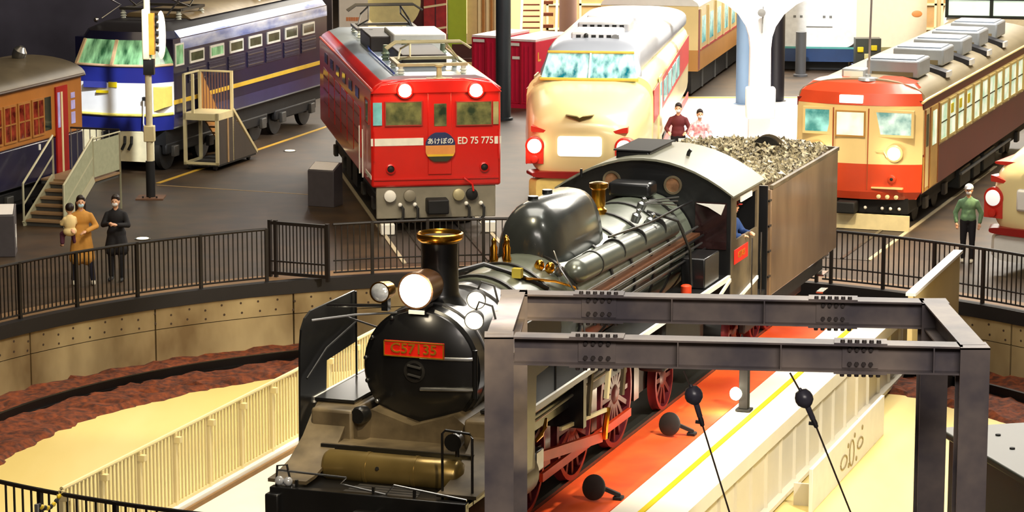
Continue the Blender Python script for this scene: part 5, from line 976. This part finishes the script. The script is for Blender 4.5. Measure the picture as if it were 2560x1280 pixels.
# dark locomotive hood in the bottom right corner
t = T('display_hood', 'grey green hood over dark machinery in the bottom right corner', 'machine', (5.3, 28.9, 0), -14)
MB().box(-.30, 2.6, -1.6, 1.3, 2.12, 2.2).build('hood_top', M('hood_green_grey', (62, 64, 50), .45, .1, .15, 2), t, bevel=.02); MB().box(-.2, 2.5, -1.4, 1.2, 0, 2.12).build('body', M('hood_dark', (12, 11, 13), .4, .2, .3, 2), t)
MB().cyl((-.3, -.9, 1.5), (2.4, -1.7, 1.5), .28, n=24).build('drum', M('drum_violet', (40, 36, 46), .35, .3, .3, 2), t)
for x, y in ((.1, .2), (.5, -.4), (.2, .8)): MB().lathe((x, y, 2.2), (0, 0, 1), [(.03, 0), (.03, .012), (.01, .014)], 10).build('bolt', RUB, t)
# ---------------------------------------------------------------- people
def blob(name, parts, mat, parent, vox=.016):
    q = MB()
    for p in parts:
        if p[0] == 'c':
            _, a, c, r1, r2 = p; a = Vector(a); c = Vector(c); q.cyl(a, c, r1, r2, 12); q.ball(a, r1, 12, 8); q.ball(c, r2, 12, 8)
        else: q.ball(p[1], p[2], 16, 10)
    o = q.build(name, mat, parent); m = o.modifiers.new('r', 'REMESH'); m.mode = 'VOXEL'; m.voxel_size = vox; sm = o.modifiers.new('s', 'SMOOTH'); sm.factor = .5; sm.iterations = 3
    bpy.context.view_layer.update(); dg = bpy.context.evaluated_depsgraph_get(); me = bpy.data.meshes.new_from_object(o.evaluated_get(dg)); o.modifiers.clear(); old = o.data; o.data = me; bpy.data.meshes.remove(old); me.name = name
    me.shade_smooth(); me.materials.clear(); me.materials.append(mat); return o
SKIN = M('skin', (226, 172, 136), .5, 0, .06, 8)
def person(label, loc, yaw, h, top, legs, shoe, hair, arms, feet=((-.10, .0), (.10, .0)), coat=None, mask=None, cap=None, lean=0., long_hair=False, hips=.87, seat=False, group='people', bag=None):
    t = T('person', label, 'person', loc, yaw, group); k = h / 1.65; V = lambda x, y, z: Vector((x * k, (y + lean * (z - .87) * (1 if z > .87 else 0)) * k, z * k))
    B = []; hd = V(0, -.015, 1.53)
    B += [('s', hd, (.074 * k, .092 * k, .112 * k)), ('s', hd + Vector((0, -.03 * k, -.055 * k)), (.055 * k, .06 * k, .06 * k)), ('s', hd + Vector((0, -.098 * k, -.012 * k)), (.014 * k, .02 * k, .022 * k))]
    for s in (-1, 1): B.append(('s', hd + Vector((s * .076 * k, .005 * k, -.005 * k)), (.012 * k, .022 * k, .032 * k)))
    B += [('c', V(0, 0, 1.32), V(0, -.01, 1.46), .05 * k, .047 * k), ('s', V(0, 0, 1.22), (.155 * k, .09 * k, .15 * k)), ('s', V(0, 0, 1.02), (.13 * k, .085 * k, .16 * k)), ('s', V(0, .005, .90), (.15 * k, .10 * k, .11 * k))]
    tops = [('s', V(0, 0, 1.22), (.175 * k, .11 * k, .16 * k)), ('s', V(0, 0, 1.03), (.155 * k, .105 * k, .18 * k)), ('c', V(-.10, 0, 1.305), V(.10, 0, 1.305), .055 * k, .055 * k), ('c', V(-.04, 0, 1.36), V(.04, 0, 1.36), .045 * k, .045 * k)]
    pants = [('s', V(0, .005, .90), (.165 * k, .115 * k, .11 * k))]
    for i, s in enumerate((-1, 1)):
        el, ha = arms[i]; sh = V(s * .165, 0, 1.275); E_ = V(*el); H = V(*ha); B += [('c', sh, E_, .045 * k, .037 * k), ('c', E_, H, .036 * k, .024 * k)]
        tops += [('c', sh, E_, .060 * k, .055 * k), ('c', E_, E_.lerp(H, .88), .053 * k, .044 * k)]
        d = (H - E_).normalized(); side = d.cross(Vector((0, 0, 1))); side = side.normalized() if side.length > .1 else Vector((1, 0, 0)); P = H + d * .045 * k
        B.append(('s', P, (.036 * k, .036 * k, .036 * k)))
        for j, f in enumerate((-.027, -.009, .009, .027)):
            a = P + side * f * k + d * .03 * k; l = (.05, .062, .058, .046)[j] * k; c1 = a + d * l * .6; B += [('c', a, c1, .0095 * k, .009 * k), ('c', c1, c1 + (d * .6 + Vector((0, .35, -.5))).normalized() * l * .6, .009 * k, .008 * k)]
        B.append(('c', P + side * -.03 * k, P + (side * -.055 + d * .035) * k, .011 * k, .009 * k))
        fx, fy = feet[i]; hp = V(s * .085, 0, hips); kn = V((s * .085 + fx) / 2 + s * .005, fy * .5 - .03, .47); an = V(fx, fy, .075)
        B += [('c', hp, kn, .075 * k, .052 * k), ('c', kn, an, .052 * k, .034 * k), ('c', an + Vector((0, .02 * k, -.035 * k)), an + Vector((0, -.15 * k, -.045 * k)), .034 * k, .028 * k)]
        pants += [('c', hp, kn, .092 * k, .068 * k), ('c', kn, an + Vector((0, 0, .02 * k)), .066 * k, .052 * k)]
        b2 = MB(); a0 = an + Vector((0, .035 * k, -.03 * k)); a1 = an + Vector((0, -.165 * k, -.042 * k))
        blob('shoe', [('c', a0, a1, .044 * k, .034 * k), ('s', a0 + Vector((0, 0, .03 * k)), (.044 * k, .05 * k, .045 * k))], shoe, t, .012)
    blob('body', B, SKIN, t, .0125)
    blob('trousers', pants, legs, t)
    if coat: tops += [('s', V(0, .0, .92), (.19 * k, .135 * k, .15 * k)), ('c', V(-.06, 0, .85), V(-.09, 0, coat), .13 * k, .15 * k), ('c', V(.06, 0, .85), V(.09, 0, coat), .13 * k, .15 * k)]
    else: tops += [('c', V(-.05, 0, .95), V(.05, 0, .95), .12 * k, .12 * k)]
    blob('coat' if coat else 'jacket', tops, top, t)
    for s in (-1, 1): MB().ball(hd + Vector((s * .03 * k, -.086 * k, .012 * k)), (.011 * k, .008 * k, .007 * k), 8, 6).build('eye', RUB, t)
    MB().ball(hd + Vector((0, -.088 * k, -.062 * k)), (.024 * k, .01 * k, .006 * k), 10, 6).build('mouth', M('lips', (170, 90, 80), .5), t)
    if hair:
        hp_ = [('s', hd + Vector((0, .03 * k, .02 * k)), (.084 * k, .085 * k, .095 * k))]
        if not cap: hp_ += [('s', hd + Vector((0, .012 * k, .04 * k)), (.085 * k, .09 * k, .098 * k)), ('s', hd + Vector((0, -.04 * k, .088 * k)), (.066 * k, .05 * k, .03 * k))]
        if long_hair: hp_ += [('c', hd + Vector((-.05 * k, .05 * k, -.02 * k)), hd + Vector((-.06 * k, .07 * k, -.2 * k)), .05 * k, .04 * k), ('c', hd + Vector((.05 * k, .05 * k, -.02 * k)), hd + Vector((.06 * k, .07 * k, -.2 * k)), .05 * k, .04 * k)]
        blob('hair', hp_, hair, t, .012)
    if mask: blob('face_mask', [('s', hd + Vector((0, -.062 * k, -.05 * k)), (.058 * k, .045 * k, .046 * k))], mask, t, .01)
    if cap: blob('cap', [('s', hd + Vector((0, .01 * k, .055 * k)), (.096 * k, .112 * k, .085 * k)), ('s', hd + Vector((0, -.12 * k, .045 * k)), (.06 * k, .06 * k, .012 * k))], cap, t, .012)
    return t
CAMEL = M('coat_camel', (206, 146, 62), .8, 0, .15, 6); BLK = M('cloth_black', (24, 22, 26), .8, 0, .2, 6); HAIR = M('hair_dark', (34, 20, 18), .5, 0, .2, 8); NV = M('cloth_navy', (30, 28, 46), .8); WSH = M('shoe_white', (224, 214, 190), .6); MSK = M('mask_white', (236, 236, 236), .7); GRN = M('jacket_green', (126, 168, 124), .75, 0, .35, 9); LHAT = M('cap_pale', (224, 228, 236), .7)
person('person in long camel coat and white shoes carrying a child', (-7.86, 50.4, 0), -12, 1.64, CAMEL, NV, WSH, HAIR, (((-.27, -.06, 1.10), (-.20, -.24, 1.06)), ((.27, -.04, 1.08), (.06, -.26, 1.02))), ((-.16, .03), (.19, -.02)), coat=.50, mask=M('mask_blue', (190, 220, 236), .7), long_hair=True)
def child():
    t = T('child', 'small child in pale cream top held against the camel coat', 'person', (-8.03, 50.16, .94), 150, 'people'); k = .52
    PT = M('child_cream', (244, 214, 150), .8, 0, .08); V = lambda x, y, z: Vector((x, y, z))
    B = [('s', V(0, 0, .50), (.072, .08, .09)), ('s', V(0, -.075, .485), (.01, .014, .014)), ('c', V(0, 0, .36), V(0, 0, .44), .035, .035), ('s', V(0, 0, .22), (.09, .07, .15))]
    for s in (-1, 1):
        B += [('c', V(s * .09, 0, .31), V(s * .13, -.06, .22), .03, .026), ('c', V(s * .13, -.06, .22), V(s * .10, -.15, .24), .026, .02), ('s', V(s * .10, -.18, .245), (.02, .026, .018)), ('c', V(s * .05, 0, .08), V(s * .10, -.12, .02), .05, .04), ('c', V(s * .10, -.12, .02), V(s * .12, -.08, -.16), .038, .028), ('c', V(s * .12, -.08, -.17), V(s * .12, -.15, -.19), .028, .024), ('s', V(s * .072, 0, .495), (.01, .018, .022))]
        for f in (-.012, 0, .012): B.append(('c', V(s * .10 + f, -.195, .245), V(s * .10 + f, -.225, .235), .007, .006))
        B.append(('c', V(s * .085, -.18, .25), V(s * .07, -.205, .26), .008, .006))
    blob('body', B, SKIN, t, .009)
    tp = [('s', V(0, 0, .24), (.115, .10, .16)), ('s', V(0, 0, .08), (.13, .11, .09))]
    for s in (-1, 1): tp += [('c', V(s * .09, 0, .31), V(s * .13, -.06, .22), .045, .04), ('c', V(s * .13, -.06, .22), V(s * .11, -.13, .235), .04, .034)]
    blob('top', tp, PT, t, .012); blob('trousers', [('c', V(s * .05, 0, .07), V(s * .10, -.12, .02), .062, .052) for s in (-1, 1)] + [('c', V(s * .10, -.12, .02), V(s * .12, -.08, -.13), .05, .042) for s in (-1, 1)], M('child_plum', (90, 40, 60), .8), t, .012)
    blob('hair', [('s', V(0, .02, .525), (.082, .085, .085))], HAIR, t, .012)
    for s in (-1, 1): MB().ball((s * .027, -.075, .51), (.009, .006, .007), 8, 6).build('eye', RUB, t)
child()
person('person in black with white face mask looking at hands behind the railing', (-7.27, 50.75, 0), 6, 1.60, BLK, BLK, RUB, HAIR, (((-.24, -.05, 1.08), (-.07, -.24, 1.13)), ((.24, -.05, 1.08), (.07, -.24, 1.11))), ((-.13, .05), (.10, -.03)), coat=.62, mask=MSK)
person('person in green jacket, pale cap and black trousers behind the right railing', (8.70, 52.7, 0), 12, 1.50, GRN, BLK, WSH, HAIR, (((-.27, .02, 1.04), (-.24, -.06, .84)), ((.27, .02, 1.04), (.24, -.06, .84))), ((-.09, .02), (.09, -.02)), cap=LHAT, mask=MSK)
person('person in dark red top standing beside the cream bonnet train', (3.84, 64.2, 0), 10, 1.66, M('top_darkred', (96, 26, 30), .8), BLK, RUB, HAIR, (((-.27, -.03, 1.06), (-.2, -.2, 1.0)), ((.27, -.03, 1.06), (.2, -.2, 1.0))), mask=MSK)
person('person in white top with pink pattern on the bright plaza', (4.30, 63.7, 0), -5, 1.58, M('top_white_pink', (246, 236, 236), .8, 0, .2, 14, rgb2=(226, 120, 130)), M('trouser_grey', (150, 140, 140), .8), WSH, HAIR, (((-.26, -.03, 1.06), (-.2, -.18, 1.0)), ((.26, -.03, 1.06), (.2, -.18, 1.0))), mask=MSK)
# driver in the cab of the steam locomotive
_a = R(LYAW); _l = (1.08, 10.35); dx = LX + _l[0] * math.cos(_a) + _l[1] * math.sin(_a); dy = LY - _l[0] * math.sin(_a) + _l[1] * math.cos(_a)
person('person in red cap and navy overall leaning at the steam engine cab window', (dx, dy, 1.32), -60, 1.58, M('overall_navy', (36, 66, 120), .8), NV, RUB, HAIR, (((-.24, -.08, 1.10), (-.16, -.24, 1.10)), ((.24, -.08, 1.10), (.16, -.24, 1.10))), cap=M('cap_red', (200, 50, 40), .7))
